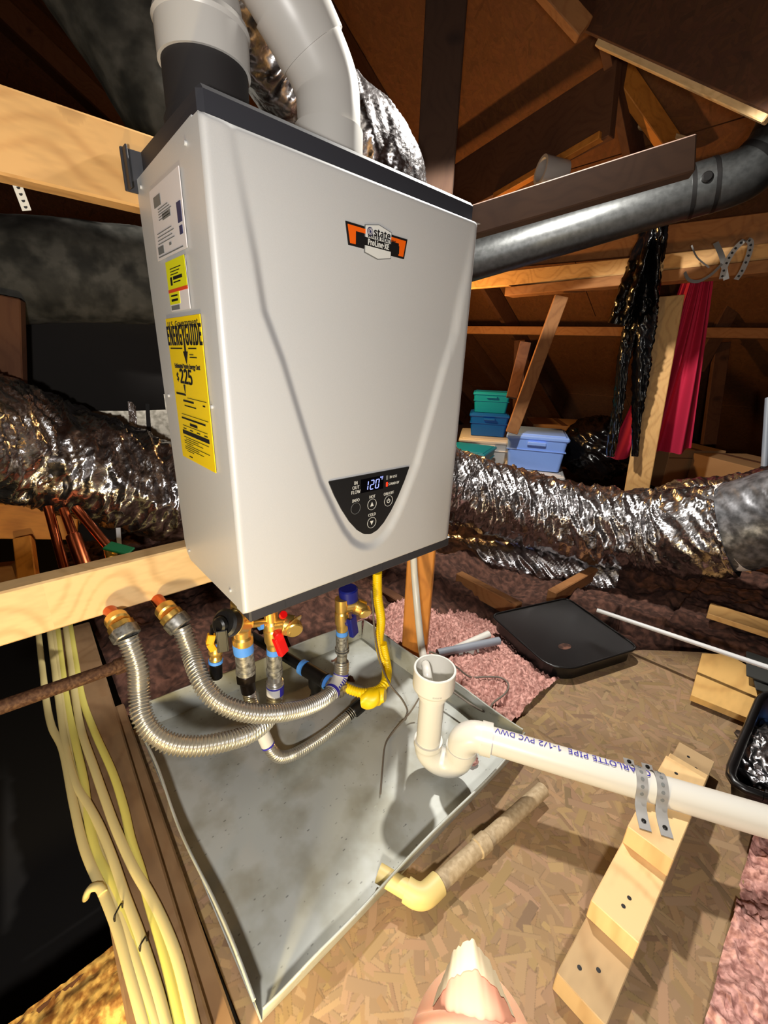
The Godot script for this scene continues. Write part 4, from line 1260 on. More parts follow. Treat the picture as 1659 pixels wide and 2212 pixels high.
	cyl(s, Vector3(0.2605,-0.1704,-0.092), Vector3(0.2575,-0.1647,-0.075), 0.0085, 18, 0.002)
	lever(s, Vector3(0.2625,-0.1513,-0.072), Vector3(0.2692,-0.1979,-0.07), 0.019, Vector3(0.3, 0.1, 1))
	part(c3, "lever", s, m.lever_blue)
	s = Shape.new()
	cyl(s, Vector3(0.2552,-0.1951,-0.1), Vector3(0.2552,-0.2073,-0.1), 0.0132, 28)
	part(c3, "blue_tape", s, m.tape_blue)
	s = Shape.new()
	cyl(s, Vector3(0.2552,-0.206,-0.1), Vector3(0.2553,-0.2456,-0.1), 0.0138, 28)
	for y in [1399, 1404]: ring(s, [Vector3(0.2553,-0.2406,-0.1), Vector3(0.2554,-0.2481,-0.1)][0 if y == 1399 else 1], [Vector3(0.2553,-0.2444,-0.1), Vector3(0.2554,-0.2519,-0.1)][0 if y == 1399 else 1], 0.01, 0.0158, 28)
	hexed(s, Vector3(0.2554,-0.2532,-0.1), Vector3(0.2554,-0.2659,-0.1), 0.0122)
	cyl(s, Vector3(0.2554,-0.2633,-0.1), Vector3(0.2541,-0.2831,-0.1), 0.0112, 24)
	part(c3, "nipple", s, m.nipple)
	# black gas pipe with a tee and a drip leg
	var g := thing("gas_pipe", Vector3(0.1974,-0.385,-0.1407), "black iron gas pipe with a tee and blue-taped joints above the pan", "pipe")
	var tee := Vector3(0.2166,-0.33,-0.1506)
	var back := Vector3(0.1658,-0.33,-0.3873)
	var gd := (tee - back).normalized()
	s = Shape.new()
	cyl(s, back, tee - gd * 0.03, 0.0125, 24)
	part(g, "run", s, m.black_iron)
	s = Shape.new()
	cyl(s, tee - gd * 0.034, tee + gd * 0.034, 0.0175, 26, 0.003)
	cyl(s, tee, tee - Vector3(0, 0.03, 0), 0.0175, 26)
	part(g, "tee", s, m.black_iron)
	s = Shape.new()
	cyl(s, tee - Vector3(0, 0.028, 0), tee - Vector3(0, 0.062, 0), 0.0125, 24)
	cyl(s, tee - Vector3(0, 0.062, 0), tee - Vector3(0, 0.072, 0), 0.0152, 24)
	part(g, "drip_leg", s, m.black_iron)
	s = Shape.new()
	cyl(s, tee - gd * 0.046, tee - gd * 0.036, 0.0182, 26)
	part(g, "blue_tape", s, m.tape_blue)
	s = Shape.new()
	cyl(s, tee + gd * 0.036, tee + gd * 0.044, 0.0178, 26)
	part(g, "blue_tape", s, m.tape_blue)
	s = Shape.new()
	cyl(s, tee - Vector3(0, 0.064, 0), tee - Vector3(0, 0.071, 0), 0.0162, 24)
	part(g, "blue_tape", s, m.tape_blue)
	s = Shape.new()
	hexed(s, tee + gd * 0.044, tee + gd * 0.060, 0.0175)
	cyl(s, tee + gd * 0.060, tee + gd * 0.085, 0.0148, 22)
	part(g, "steel_fitting", s, m.nipple)
	# yellow gas tube from the heater, bent to the tee, and the taped joint beside it
	var yp := spline([Vector3(0.3538,-0.0843,-0.1), Vector3(0.358,-0.1508,-0.1), Vector3(0.3711,-0.2196,-0.1), Vector3(0.3659,-0.2758,-0.098), Vector3(0.3714,-0.3216,-0.09), Vector3(0.3764,-0.3543,-0.08), Vector3(0.3325,-0.335,-0.0343), Vector3(0.3063,-0.34,-0.0288), Vector3(0.2772,-0.34,-0.0401), Vector3(0.2601,-0.338,-0.0589), Vector3(0.249,-0.335,-0.0806)], 0.0011)
	var yt := thing("yellow_gas_tube", yp[yp.size() / 2], "bright yellow ribbed gas tube dropping from the heater and bending left", "gas tube")
	s = Shape.new()
	hose(s, yp, 0.0102, 0.0056, 0.0010, 20)
	part(yt, "ribbed_jacket", s, m.csst)
	s = Shape.new()
	hose(s, spline([Vector3(0.3679,-0.2759,-0.085), Vector3(0.3745,-0.317,-0.08), Vector3(0.3808,-0.3597,-0.076), Vector3(0.3782,-0.3985,-0.076)], 0.0011), 0.0085, 0.0052, 0.0007, 18)
	part(yt, "split_sleeve", s, m.csst)
	s = Shape.new()
	var lump := spline([Vector3(0.2642,-0.352,-0.0403), Vector3(0.2774,-0.35,-0.0302), Vector3(0.3009,-0.348,-0.0223), Vector3(0.3108,-0.346,-0.0114)], 0.004)
	s.tube(lump, func(t, a): return 0.0165 + 0.005 * sin(t * 60.0) + 0.0015 * sin(a * 3.0 + t * 200.0), 22)
	part(yt, "tape_wrap", s, m.csst)
	# rusty pipe with a cap crossing at the left
	var rp := thing("rusty_pipe", Vector3(-0.2379,-0.3,-0.4423), "brown rusty pipe with a thicker capped end crossing the cables at left", "pipe")
	s = Shape.new()
	var r0 := Vector3(-0.3696,-0.1819,-0.2691)
	var r1 := Vector3(-0.1338,-0.205,-0.2886)
	cyl(s, r0, r1, 0.0118, 24)
	part(rp, "tube", s, m.rusty)
	s = Shape.new()
	cyl(s, r1 - (r1 - r0).normalized() * 0.012, r1 + (r1 - r0).normalized() * 0.014, 0.0152, 24, 0.002)
	part(rp, "cap", s, m.rusty)
	# copper pipes behind the board
	for k in 3:
		var a: Vector3 = [Vector3(-0.1642,-0.0279,-0.8344), Vector3(-0.1342,-0.0337,-0.8103), Vector3(-0.109,-0.0302,-0.7887)][k]
		var b: Vector3 = [Vector3(-0.166,-0.1997,-0.7071), Vector3(-0.1266,-0.1751,-0.6501), Vector3(-0.0647,-0.1218,-0.6451)][k]
		var cp := thing("copper_pipe", b, ["slim copper pipe, leftmost of three rising behind the lower board", "copper pipe with a wider sleeve, middle of three behind the lower board", "dull copper pipe ending at the green-handled valve, right of three"][k], "pipe", "copper pipes behind the lower board")
		s = Shape.new()
		cyl(s, a, b, 0.0112, 22)
		part(cp, "tube", s, m.copper)
		if k == 1:
			s = Shape.new()
			cyl(s, a.lerp(b, 0.38), a.lerp(b, 0.98), 0.0172, 22, 0.004)
			part(cp, "sleeve", s, m.copper)
	var gv := thing("green_valve", Vector3(-0.0727,-0.1303,-0.6426), "brass stop valve with a flat green handle behind the lower board", "valve")
	s = Shape.new()
	cyl(s, Vector3(-0.0703,-0.1026,-0.6536), Vector3(-0.0721,-0.1279,-0.6326), 0.014, 18, 0.002)
	hexed(s, Vector3(-0.0719,-0.114,-0.6438), Vector3(-0.0608,-0.1044,-0.63), 0.012)
	part(gv, "brass_body", s, m.brass)
	s = Shape.new()
	s.box(lying(Vector3(-0.0706,-0.0957,-0.6348), Vector3(-0.0397,-0.106,-0.6045), Vector3(0.1, 1, 0.3)), Vector3(0.062, 0.006, 0.034), 0.002)
	part(gv, "handle", s, m.lever_green)
	s = Shape.new()
	plank(s, Vector3(-0.0261,-0.1021,-0.7771), Vector3(-0.0337,-0.151,-0.7597), 0.012, 0.003, Vector3(1, 0, 0))
	solo("pipe_strap", s, m.strap, "small grey metal strap hanging over the green valve handle", "strap")

# ---------- condensate drain ----------
func drain() -> void:
	var fwd := Vector3(0.5173, 0, 0.8558)
	var st := Vector3(0.2944,-0.344,0.135)
	var e1 := Vector3(st.x, 0, st.z) + fwd * 0.066
	var d := thing("condensate_drain", Vector3(st.x, -0.4, st.z), "white plastic hub drain with a trap and long pipe running to the right", "drain")
	var yt := -0.344
	var s := Shape.new()
	var hubtop := -0.1655
	s.lathe(Transform3D(Basis.IDENTITY, Vector3(st.x, hubtop - 0.062, st.z)), [Vector2(0.0232, 0.0), Vector2(0.0285, 0.0), Vector2(0.029, 0.010), Vector2(0.0385, 0.020), Vector2(0.0395, 0.024), Vector2(0.0395, 0.061), Vector2(0.0385, 0.062), Vector2(0.0355, 0.062), Vector2(0.0350, 0.060), Vector2(0.0345, 0.024), Vector2(0.0205, 0.014), Vector2(0.0205, -0.03)], 56)
	var hub := part(d, "hub", s, m.pvc)
	s = Shape.new()
	var yaw := 0.75 - PI
	for k in 9:   # small mould lettering round the hub
		var ang := -2.45 + 0.05 * k
		s.box(Transform3D(Basis(Vector3.UP, -ang - PI / 2), Vector3(st.x + cos(-ang) * 0.0396, hubtop - 0.034, st.z + sin(-ang) * 0.0396)), Vector3(0.0012, 0.0025, 0.0004), 0.0)
	part(hub, "mould_mark", s, m.print_grey)
	s = Shape.new()
	ring(s, Vector3(st.x, yt + 0.004, st.z), Vector3(st.x, hubtop - 0.058, st.z), 0.0205, 0.0240, 44)
	part(d, "standpipe", s, m.pvc)
	# trap: sockets, the U, the elbow
	s = Shape.new()
	var path := PackedVector3Array()
	for k in 5: path.append(Vector3(st.x, yt + 0.004 - 0.003 * k, st.z))
	for k in 21:
		var a := PI * k / 20.0
		path.append(Vector3(st.x, yt - 0.012, st.z) + fwd * (0.033 - 0.033 * cos(a)) + Vector3(0, -0.033 * sin(a), 0))
	path.append(e1 + Vector3(0, yt + 0.002, 0))
	s.tube(path, func(t, _a): return 0.0262 + (0.0022 if t < 0.012 else 0.0), 40, true)
	part(d, "u_bend", s, m.pvc)
	s = Shape.new()
	var py := -0.300
	path = PackedVector3Array()
	path.append(e1 + Vector3(0, yt - 0.004, 0)); path.append(e1 + Vector3(0, yt + 0.004, 0))
	var rr := 0.030
	for k in 13:
		var a := PI / 2 * k / 12.0
		path.append(e1 + Vector3(0, py - rr, 0) + fwd * (rr - rr * cos(a)) + Vector3(0, rr * sin(a), 0))
	var pe := e1 + fwd * rr + Vector3(0, py, 0)
	path.append(pe + fwd * 0.006); path.append(pe + fwd * 0.022)
	s.tube(path, func(_t, _a): return 0.0280, 44, true)
	part(d, "elbow", s, m.pvc)
	s = Shape.new()
	ring(s, pe + fwd * 0.003, pe + fwd * 0.0225, 0.024, 0.0302, 44)
	ring(s, e1 + Vector3(0, yt - 0.006, 0), e1 + Vector3(0, yt + 0.010, 0), 0.024, 0.0300, 44)
	part(d, "socket", s, m.pvc)
	s = Shape.new()
	var fin := pe + Vector3(0.4915, 0, 0.871).normalized() * 1.1 + Vector3(0, -0.006, 0)
	var far := Vector3(0.4915, 0, 0.871).normalized()
	cyl(s, pe + fwd * 0.018, fin, 0.0242, 44)
	var pipe := part(d, "drain_pipe", s, m.pvc)
	s = Shape.new()
	var tx := -far
	var tz := Vector3(0.12, 0.99, -0.07).normalized()
	var ty := tz.cross(tx).normalized()
	tz = tx.cross(ty).normalized()
	words(s, "CHARLOTTE PIPE  1-1/2 PVC DWV", Transform3D(Basis(tx, ty, tz), pe + far * 0.155 + tz * 0.0243), 0.0125, "Droid Sans", 400, HORIZONTAL_ALIGNMENT_CENTER, 0.0006)
	part(pipe, "lettering", s, m.label_edge)
	# condensate tube that drops into the hub
	s = Shape.new()
	s.tube(spline([Vector3(0.4374,-0.0498,-0.07), Vector3(0.4427,-0.1159,-0.065), Vector3(0.4241,-0.1925,-0.03), Vector3(0.3877,-0.2362,0.02), Vector3(st.x - 0.012, hubtop - 0.005, st.z - 0.010), Vector3(st.x - 0.004, hubtop - 0.05, st.z - 0.004)], 0.006), func(_t, _a): return 0.0082, 22)
	solo("condensate_tube", s, m.pvc, "thin white tube curving down from the heater into the drain hub", "tube")
	# two perforated straps over the pipe
	for k in 2:
		var q: float = [0.268, 0.298][k]
		var c := pe + far * q
		var acr := Vector3(far.z, 0, -far.x)
		var sh := Shape.new()
		var pts := PackedVector3Array()
		pts.append(c - acr * 0.072 + Vector3(0, -0.0137, 0)); pts.append(c - acr * 0.050 + Vector3(0, -0.0137, 0)); pts.append(c - acr * 0.034 + Vector3(0, -0.010, 0))
		for j in 13:
			var a := PI * (0.98 - 0.96 * j / 12.0)
			pts.append(c + acr * cos(a) * 0.0262 + Vector3(0, sin(a) * 0.0262, 0))
		pts.append(c + acr * 0.034 + Vector3(0, -0.010, 0)); pts.append(c + acr * 0.048 + Vector3(0, -0.0137, 0)); pts.append(c + acr * 0.062 + Vector3(0, -0.0137, 0))
		var grid_ := PackedVector3Array()
		for i in pts.size():
			for e in [-0.0085, 0.0085]: grid_.append(pts[i] + far * e)
		sh.grid(grid_, pts.size(), 2, false, 1, 1, true)
		var lower := PackedVector3Array()
		for i in pts.size():
			for e in [-0.0085, 0.0085]: lower.append(pts[i] + far * e - Vector3(0, 0.0009, 0))
		sh.grid(lower, pts.size(), 2, false, 1, 1, false)
		var th := thing("pipe_strap", c - Vector3(0, 0.0137, 0), ["perforated metal strap over the drain pipe, the one nearer the trap", "perforated metal strap over the drain pipe, the one farther from the trap"][k], "strap", "straps on the drain pipe")
		part(th, "band", sh, m.strap)
		sh = Shape.new()
		for j in 7:
			var a := PI * (0.93 - 0.86 * j / 6.0)
			var o := acr * cos(a) + Vector3(0, sin(a), 0)
			cyl(sh, c + o * 0.0255, c + o * 0.0268, 0.0028, 12)
		part(th, "hole", sh, m.print_grey)
		for e in [-0.058, 0.055]:
			sh = Shape.new()
			cyl(sh, c + acr * e - Vector3(0, 0.014, 0), c + acr * e - Vector3(0, 0.0112, 0), 0.0036, 14, 0.001)
			part(th, "screw_head", sh, m.black_iron)
	# the three stacked lengths of wood it rests on
	var rows := [[0.190, 0.749, -0.411], [0.281, 0.655, -0.373], [0.399, 0.597, -0.335]]
	var lab := ["longest pale wood block of three, lying on the floor under the stack", "middle pale wood block of the stack, with dark nail holes", "topmost short wood block, directly under the white drain pipe"]
	for k in 3:
		var r: Array = rows[k]
		var zc: float = 0.4965 if k > 0 else 0.4975
		var o := thing("wood_block", Vector3((r[0] + r[1]) / 2, r[2] - 0.019, zc), lab[k], "wood block", "wood blocks under the drain pipe")
		s = Shape.new()
		s.box(Transform3D(Basis.IDENTITY, Vector3((r[0] + r[1]) / 2, r[2], zc)), Vector3(r[1] - r[0], 0.038, 0.064), 0.0012, Vector2(0.3 * k + 0.13, 0.21 * k + 0.07))
		part(o, "block", s, m.fir_pale if k > 0 else m.block_tan)
		for q in [[r[0] + 0.045, zc + 0.004], [r[0] + 0.028, zc - 0.014 + 0.016 * k], [r[1] - 0.03, zc - 0.008], [r[1] - 0.05, zc + 0.010]]:
			if k == 2 and q[0] < 0.5: continue
			s = Shape.new()
			s.lathe(Transform3D(Basis.IDENTITY, Vector3(q[0], r[2] + 0.0188, q[1])), [Vector2(0.003, 0.0005), Vector2(0.0, 0.0006)], 12)
			part(o, "nail_hole", s, m.print_black)

# ---------- pan, floor, insulation ----------
func wool(x0: float, x1: float, z0: float, z1: float, step: float, height: Callable) -> Shape:
	var s := Shape.new()
	var nx := int((x1 - x0) / step) + 1
	var nz := int((z1 - z0) / step) + 1
	var p := PackedVector3Array()
	for j in nz:
		for i in nx:
			var x := x0 + i * step
			var z := z0 + j * step
			p.append(Vector3(x, height.call(x, z), z))
	s.grid(p, nz, nx, false, 1, 1, true)
	return s

func tufts(parent: Node3D, count: int, place: Callable) -> void:   # loose shreds of wool lying on a heap
	var f := FastNoiseLite.new()
	f.seed = 13; f.frequency = 1.0; f.fractal_octaves = 2
	var p := PackedVector3Array()
	for j in 8:
		for i in 11:
			var a := TAU * i / 10.0
			var b := PI * j / 7.0
			var d := Vector3(cos(a) * sin(b), cos(b), sin(a) * sin(b))
			p.append(d * Vector3(1.25, 0.55, 0.85) * (1.0 + 0.85 * f.get_noise_3dv(d * 1.9)))
	var s := Shape.new()
	s.grid(p, 8, 11, true, 1, 1, false)
	var mm := MultiMesh.new()
	mm.transform_format = MultiMesh.TRANSFORM_3D
	mm.mesh = s.mesh()
	mm.instance_count = count
	for i in count:
		var at: Vector3 = place.call()
		var b := Basis.from_euler(Vector3(rng.randf_range(-0.7, 0.7), rng.randf() * TAU, rng.randf_range(-0.7, 0.7))).scaled_local(Vector3.ONE * rng.randf_range(0.0035, 0.0085))
		mm.set_instance_transform(i, Transform3D(b, at - parent.position))
	var o := MultiMeshInstance3D.new()
	o.name = "tufts"; o.multimesh = mm; o.material_override = m.wool
	o.set_meta("kind", "stuff")
	parent.add_child(o, true)

func pan_and_floor() -> void:
	var s := Shape.new()
	# galvanised pan: floor, four walls with a hem, its front wall bowed out, one torn corner
	var pan := thing("drain_pan", Vector3(0.19, -0.43, -0.05), "large dented galvanised drain pan under the heater, stained and dusty", "pan")
	var y0 := -0.427
	var y1 := -0.366
	var x0 := -0.121
	var x1 := 0.483
	var z0 := -0.345
	var z1 := 0.236
	var f := FastNoiseLite.new()
	f.seed = 3; f.frequency = 3.2
	var p := PackedVector3Array()
	for j in 41:
		for i in 41:
			var x := lerpf(x0, x1, i / 40.0)
			var z := lerpf(z0, z1, j / 40.0)
			var edge := minf(minf(i, 40 - i), minf(j, 40 - j))
			p.append(Vector3(x, y0 + (0.004 * f.get_noise_2d(x, z) + 0.001 if edge > 0 else 0.0), z))
	s.grid(p, 41, 41, false, 1, 1, true)
	part(pan, "tray", s, m.pan_metal)
	var corners := [Vector3(x0, 0, z0), Vector3(x1 - 0.012, 0, z0 + 0.055), Vector3(x1, 0, z1), Vector3(x0 + 0.002, 0, z1)]
	for k in 4:
		var a: Vector3 = corners[k]
		var b: Vector3 = corners[(k + 1) % 4]
		var out := (b - a).cross(Vector3.UP).normalized() * -1.0
		out = Vector3((b - a).z, 0, -(b - a).x).normalized()
		s = Shape.new()
		p = PackedVector3Array()
		var n := 30
		for j in 5:
			for i in n + 1:
				var t := float(i) / n
				var bow := 0.0
				var hh := 1.0
				if k == 2:
					bow = 0.010 * sin(t * PI) * j / 4.0 + 0.004 * sin(t * 9.0) * j / 4.0
					hh = 1.0 - 0.25 * smoothstep(0.86, 1.0, t)
				else: bow = 0.003 * sin(t * 11.0 + k) * j / 4.0
				p.append(a.lerp(b, t) + Vector3(0, lerpf(y0, y1, j / 4.0 * hh), 0) + out * (bow + 0.006 * j / 4.0))
		s.grid(p, 5, n + 1, false, 1, 1, true)
		part(pan, "wall", s, m.pan_metal)
		s = Shape.new()
		var rim := PackedVector3Array()
		for i in n + 1: rim.append(p[4 * (n + 1) + i] + Vector3(0, -0.001, 0))
		s.tube(rim, func(_t, _a): return 0.0022, 8)
		part(pan, "hem", s, m.pan_metal)
	# pan drain: short yellowed nipple, elbow and pipe along the floor
	var pd := thing("pan_drain_pipe", Vector3(0.1321,-0.4,0.293), "dusty cream pipe with an elbow leaving the pan along the floor", "pipe")
	var n0 := Vector3(0.088, -0.395, 0.222)
	var n1 := Vector3(0.118, -0.402, 0.288)
	var n2 := Vector3(0.405, -0.407, 0.318)
	s = Shape.new()
	cyl(s, n0, n1, 0.0135, 24)
	part(pd, "nipple", s, m.cpvc)
	s = Shape.new()
	s.tube(spline([n1.lerp(n0, 0.35), n1.lerp(n0, 0.12), n1.lerp(n2, 0.03), n1.lerp(n2, 0.12)], 0.003), func(_t, _a): return 0.0172, 26)
	part(pd, "elbow", s, m.cpvc)
	s = Shape.new()
	cyl(s, n1.lerp(n2, 0.08), n2 + (n2 - n1) * 0.08, 0.0135, 24)
	part(pd, "run", s, m.dusty_pvc)
	s = Shape.new()
	cyl(s, n1.lerp(n2, 0.42), n1.lerp(n2, 0.52), 0.0158, 24, 0.003)
	part(pd, "coupling", s, m.dusty_pvc)
	# floor boards of pressed strands
	s = Shape.new()
	s.prism(flat_poly([[-0.14, 0.36], [0.50, 0.36], [0.50, -0.14], [0.66, -0.165], [0.80, -0.175], [0.97, -0.21], [1.10, -0.29], [1.24, -0.42], [1.32, -0.617], [-0.14, -0.617]]), 0.015, Transform3D(Basis(Vector3(1, 0, 0), Vector3(0, 0, -1), Vector3(0, 1, 0)), Vector3(0, -0.445, 0)))
	var fb := struct("floor_board", s, m.osb_floor)
	fb.set_meta("label", "brown pressed-strand floor board round the pan and the wood blocks")
	s = Shape.new()
	s.prism(flat_poly([[-0.14, -0.618], [0.30, -0.618], [0.30, -1.2], [-0.14, -1.2]]), 0.015, Transform3D(Basis(Vector3(1, 0, 0), Vector3(0, 0, -1), Vector3(0, 1, 0)), Vector3(0, -0.446, 0)))
	struct("floor_board", s, m.osb_floor).name = "floor_board_001"
	# far storage deck
	s = Shape.new()
	s.box(Transform3D(Basis.IDENTITY, Vector3(3.7, -0.44, -0.9)), Vector3(2.9, 0.02, 4.6), 0.0)
	struct("floor_deck", s, m.osb_dark)
	# pink wool: the lit heap beside the pan, the dusty field behind, the patch to the front right
	var g := FastNoiseLite.new()
	g.seed = 21; g.frequency = 1.0; g.noise_type = FastNoiseLite.TYPE_CELLULAR; g.fractal_octaves = 2; g.cellular_return_type = FastNoiseLite.RETURN_DISTANCE
	var w := FastNoiseLite.new()
	w.seed = 22; w.frequency = 1.0; w.fractal_octaves = 3
	var tuft := func(x, z, k): return k * (0.55 - 0.9 * g.get_noise_2d(x * 46.0 + 2.0 * w.get_noise_2d(x * 30.0, z * 30.0), z * 46.0)) * 0.028 + w.get_noise_2d(x * 9.0, z * 9.0) * 0.016 * k + w.get_noise_2d(x * 90.0, z * 90.0) * 0.004 * k
	s = wool(0.497, 0.90, -0.36, 0.19, 0.0042, func(x, z): return -0.445 + tuft.call(x, z, 1.0) - 0.05 * smoothstep(0.70, 0.88, x))
	var heap := solo("pink_insulation", s, m.wool, "lumpy pink fibreglass heap between the pan and the floor board", "insulation", "")
	heap.set_meta("kind", "stuff")
	tufts(heap, 5200, func(): 
		var x := rng.randf_range(0.50, 0.86)
		var z := rng.randf_range(-0.34, 0.175)
		if x > 0.60 and z > 0.13 - 0.25 * (x - 0.60): z -= 0.12
		return Vector3(x, -0.438 - 0.05 * smoothstep(0.70, 0.88, x) + 0.016 * w.get_noise_2d(x * 9.0, z * 9.0) + rng.randf() * 0.012, z))
	s = wool(0.28, 1.9, 0.612, 1.1, 0.0052, func(x, z): return -0.452 + tuft.call(x, z, 1.1) + 0.02 * smoothstep(0.62, 0.72, z))
	var patch := solo("pink_insulation", s, m.wool, "pink fibreglass beyond the edge of the floor board, at the lower right", "insulation", "")
	patch.set_meta("kind", "stuff")
	tufts(patch, 6500, func():
		var x := rng.randf_range(0.29, 0.85)
		var z := 0.626 + 0.28 * pow(rng.randf(), 1.4)
		return Vector3(x, -0.443 + 0.02 * smoothstep(0.62, 0.72, z) + 0.016 * w.get_noise_2d(x * 9.0, z * 9.0) + rng.randf() * 0.012, z))
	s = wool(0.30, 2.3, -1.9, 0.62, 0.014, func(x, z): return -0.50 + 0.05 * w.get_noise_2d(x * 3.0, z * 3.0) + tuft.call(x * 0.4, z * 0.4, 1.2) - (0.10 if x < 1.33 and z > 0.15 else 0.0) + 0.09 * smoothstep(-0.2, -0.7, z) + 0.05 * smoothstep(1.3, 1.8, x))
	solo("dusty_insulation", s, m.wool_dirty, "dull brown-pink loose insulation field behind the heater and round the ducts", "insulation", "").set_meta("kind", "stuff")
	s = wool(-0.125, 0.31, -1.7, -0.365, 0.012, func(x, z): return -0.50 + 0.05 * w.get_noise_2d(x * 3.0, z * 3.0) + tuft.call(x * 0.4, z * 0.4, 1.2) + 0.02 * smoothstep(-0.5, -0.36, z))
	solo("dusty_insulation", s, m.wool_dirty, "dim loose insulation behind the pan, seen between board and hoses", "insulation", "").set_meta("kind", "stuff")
	# yellow-brown batt in the well at the lower left
	s = wool(-0.75, -0.245, -0.085, 0.5, 0.006, func(x, z): return -0.60 + 0.35 * tuft.call(x * 0.7, z * 1.6, 1.0) - 0.02 * smoothstep(0.0, -0.085, z))
	solo("kraft_batt", s, m.kraft, "yellow-brown speckled insulation batt at the lower left corner", "insulation", "").set_meta("kind", "stuff")
	s = Shape.new()
	s.box(Transform3D(Basis.IDENTITY, Vector3(-0.50, -0.66, 0.2)), Vector3(0.5, 0.10, 0.56), 0.004)
	solo("batt_support", s, m.fir_dark, "dark board under the yellow-brown batt", "board")

# ---------- cables ----------
func cable(called: String, pts: Array, r: float, mt: Material, label: String, group: String = "", squash: Vector2 = Vector2.ONE, cat: String = "cable") -> MeshInstance3D:
	var s := Shape.new()
	s.tube(spline(pts, 0.008), func(_t, _a): return r, 12, true, squash)
	return solo(called, s, mt, label, cat, group)

func cables() -> void:
	var gp := "cream cables along the joist"
	cable("cable", [Vector3(-0.2497,-0.386,-0.9158), Vector3(-0.262,-0.386,-0.5473), Vector3(-0.2618,-0.386,-0.4326), Vector3(-0.2519,-0.386,-0.349), Vector3(-0.2521,-0.386,-0.2046), Vector3(-0.2502,-0.386,-0.1095), Vector3(-0.2407,-0.386,-0.0283), Vector3(-0.2338,-0.386,0.0399), Vector3(-0.2311,-0.386,0.114), Vector3(-0.2291,-0.386,0.1847)], 0.0068, m.cable_cream, "cream cable along the left edge of the joist, outermost of the bundle", gp, Vector2(1, 0.6))
	cable("cable", [Vector3(-0.2255,-0.385,-0.8943), Vector3(-0.2406,-0.385,-0.528), Vector3(-0.2461,-0.385,-0.3527), Vector3(-0.244,-0.385,-0.25), Vector3(-0.2339,-0.385,-0.1882), Vector3(-0.2253,-0.385,-0.1285), Vector3(-0.2198,-0.385,-0.0624), Vector3(-0.2168,-0.385,0.0052), Vector3(-0.2123,-0.385,0.073), Vector3(-0.21,-0.385,0.1418), Vector3(-0.2112,-0.385,0.2008)], 0.0066, m.cable_cream, "cream cable that swerves right across the bundle midway down the joist", gp, Vector2(1, 0.6))
	cable("cable", [Vector3(-0.2073,-0.387,-0.8833), Vector3(-0.2271,-0.387,-0.5196), Vector3(-0.2302,-0.387,-0.3416), Vector3(-0.2314,-0.387,-0.2412), Vector3(-0.2377,-0.387,-0.1477), Vector3(-0.235,-0.387,-0.0735), Vector3(-0.2259,-0.387,-0.0193), Vector3(-0.221,-0.387,0.0504), Vector3(-0.221,-0.387,0.1127), Vector3(-0.2251,-0.387,0.1877)], 0.0068, m.cable_yellow, "yellowish cable second from the left edge at the bottom of the frame", gp, Vector2(1, 0.6))
	cable("cable", [Vector3(-0.189,-0.385,-0.8648), Vector3(-0.2112,-0.385,-0.5036), Vector3(-0.2165,-0.385,-0.3763), Vector3(-0.2127,-0.385,-0.2614), Vector3(-0.2092,-0.385,-0.1703), Vector3(-0.2062,-0.385,-0.1092), Vector3(-0.1987,-0.385,-0.0297), Vector3(-0.1895,-0.385,0.0288), Vector3(-0.1838,-0.385,0.084), Vector3(-0.1824,-0.385,0.1377), Vector3(-0.1882,-0.385,0.221)], 0.0070, m.cable_cream, "cream cable that curves outermost on the right of the bundle lower down", gp, Vector2(1, 0.6))
	cable("cable", [Vector3(-0.1788,-0.387,-0.8603), Vector3(-0.2,-0.387,-0.497), Vector3(-0.1969,-0.387,-0.3622), Vector3(-0.1883,-0.387,-0.2302), Vector3(-0.1879,-0.387,-0.1432), Vector3(-0.1914,-0.387,-0.0754), Vector3(-0.1912,-0.387,-0.0165), Vector3(-0.1926,-0.387,0.0351), Vector3(-0.193,-0.387,0.0885), Vector3(-0.1945,-0.387,0.1359), Vector3(-0.1993,-0.387,0.2103)], 0.0066, m.cable_yellow, "yellowish cable along the right side of the bundle higher up the joist", gp, Vector2(1, 0.6))
	cable("cable", [Vector3(-0.2174,-0.386,-0.8896), Vector3(-0.2335,-0.387,-0.5249), Vector3(-0.2437,-0.388,-0.3143), Vector3(-0.2397,-0.388,-0.2135), Vector3(-0.2364,-0.388,-0.128), Vector3(-0.2297,-0.388,-0.0351), Vector3(-0.2242,-0.387,0.0334), Vector3(-0.2224,-0.386,0.0964), Vector3(-0.2184,-0.386,0.1941)], 0.0064, m.cable_cream, "cream cable in the middle of the bundle, mostly between its neighbours", gp, Vector2(1, 0.6))
	# an end that turns off over the joist's left edge
	cable("cable", [Vector3(-0.2403,-0.382,-0.0168), Vector3(-0.2427,-0.38,-0.028), Vector3(-0.2521,-0.383,-0.0368), Vector3(-0.2581,-0.395,-0.0413), Vector3(-0.262,-0.43,-0.0629)], 0.0062, m.cable_cream, "short cream cable end hooking over the left edge of the joist", "", Vector2(1, 0.75))
	# staples across the cables
	for k in 2:
		var a: Vector3 = [Vector3(-0.2341,-0.374,0.0311), Vector3(-0.216,-0.374,0.0883)][k]
		var b: Vector3 = [Vector3(-0.2229,-0.374,0.02), Vector3(-0.2068,-0.374,0.0825)][k]
		var st := Shape.new()
		st.tube(spline([a - Vector3(0, 0.012, 0), a, a.lerp(b, 0.5) + Vector3(0, 0.001, 0), b, b - Vector3(0, 0.012, 0)], 0.003), func(_t, _a): return 0.0011, 8)
		solo("cable_staple", st, m.black_iron, ["thin dark staple across the cables, the upper of two", "thin dark staple across the cables, the lower of two"][k], "staple", "cable staples")
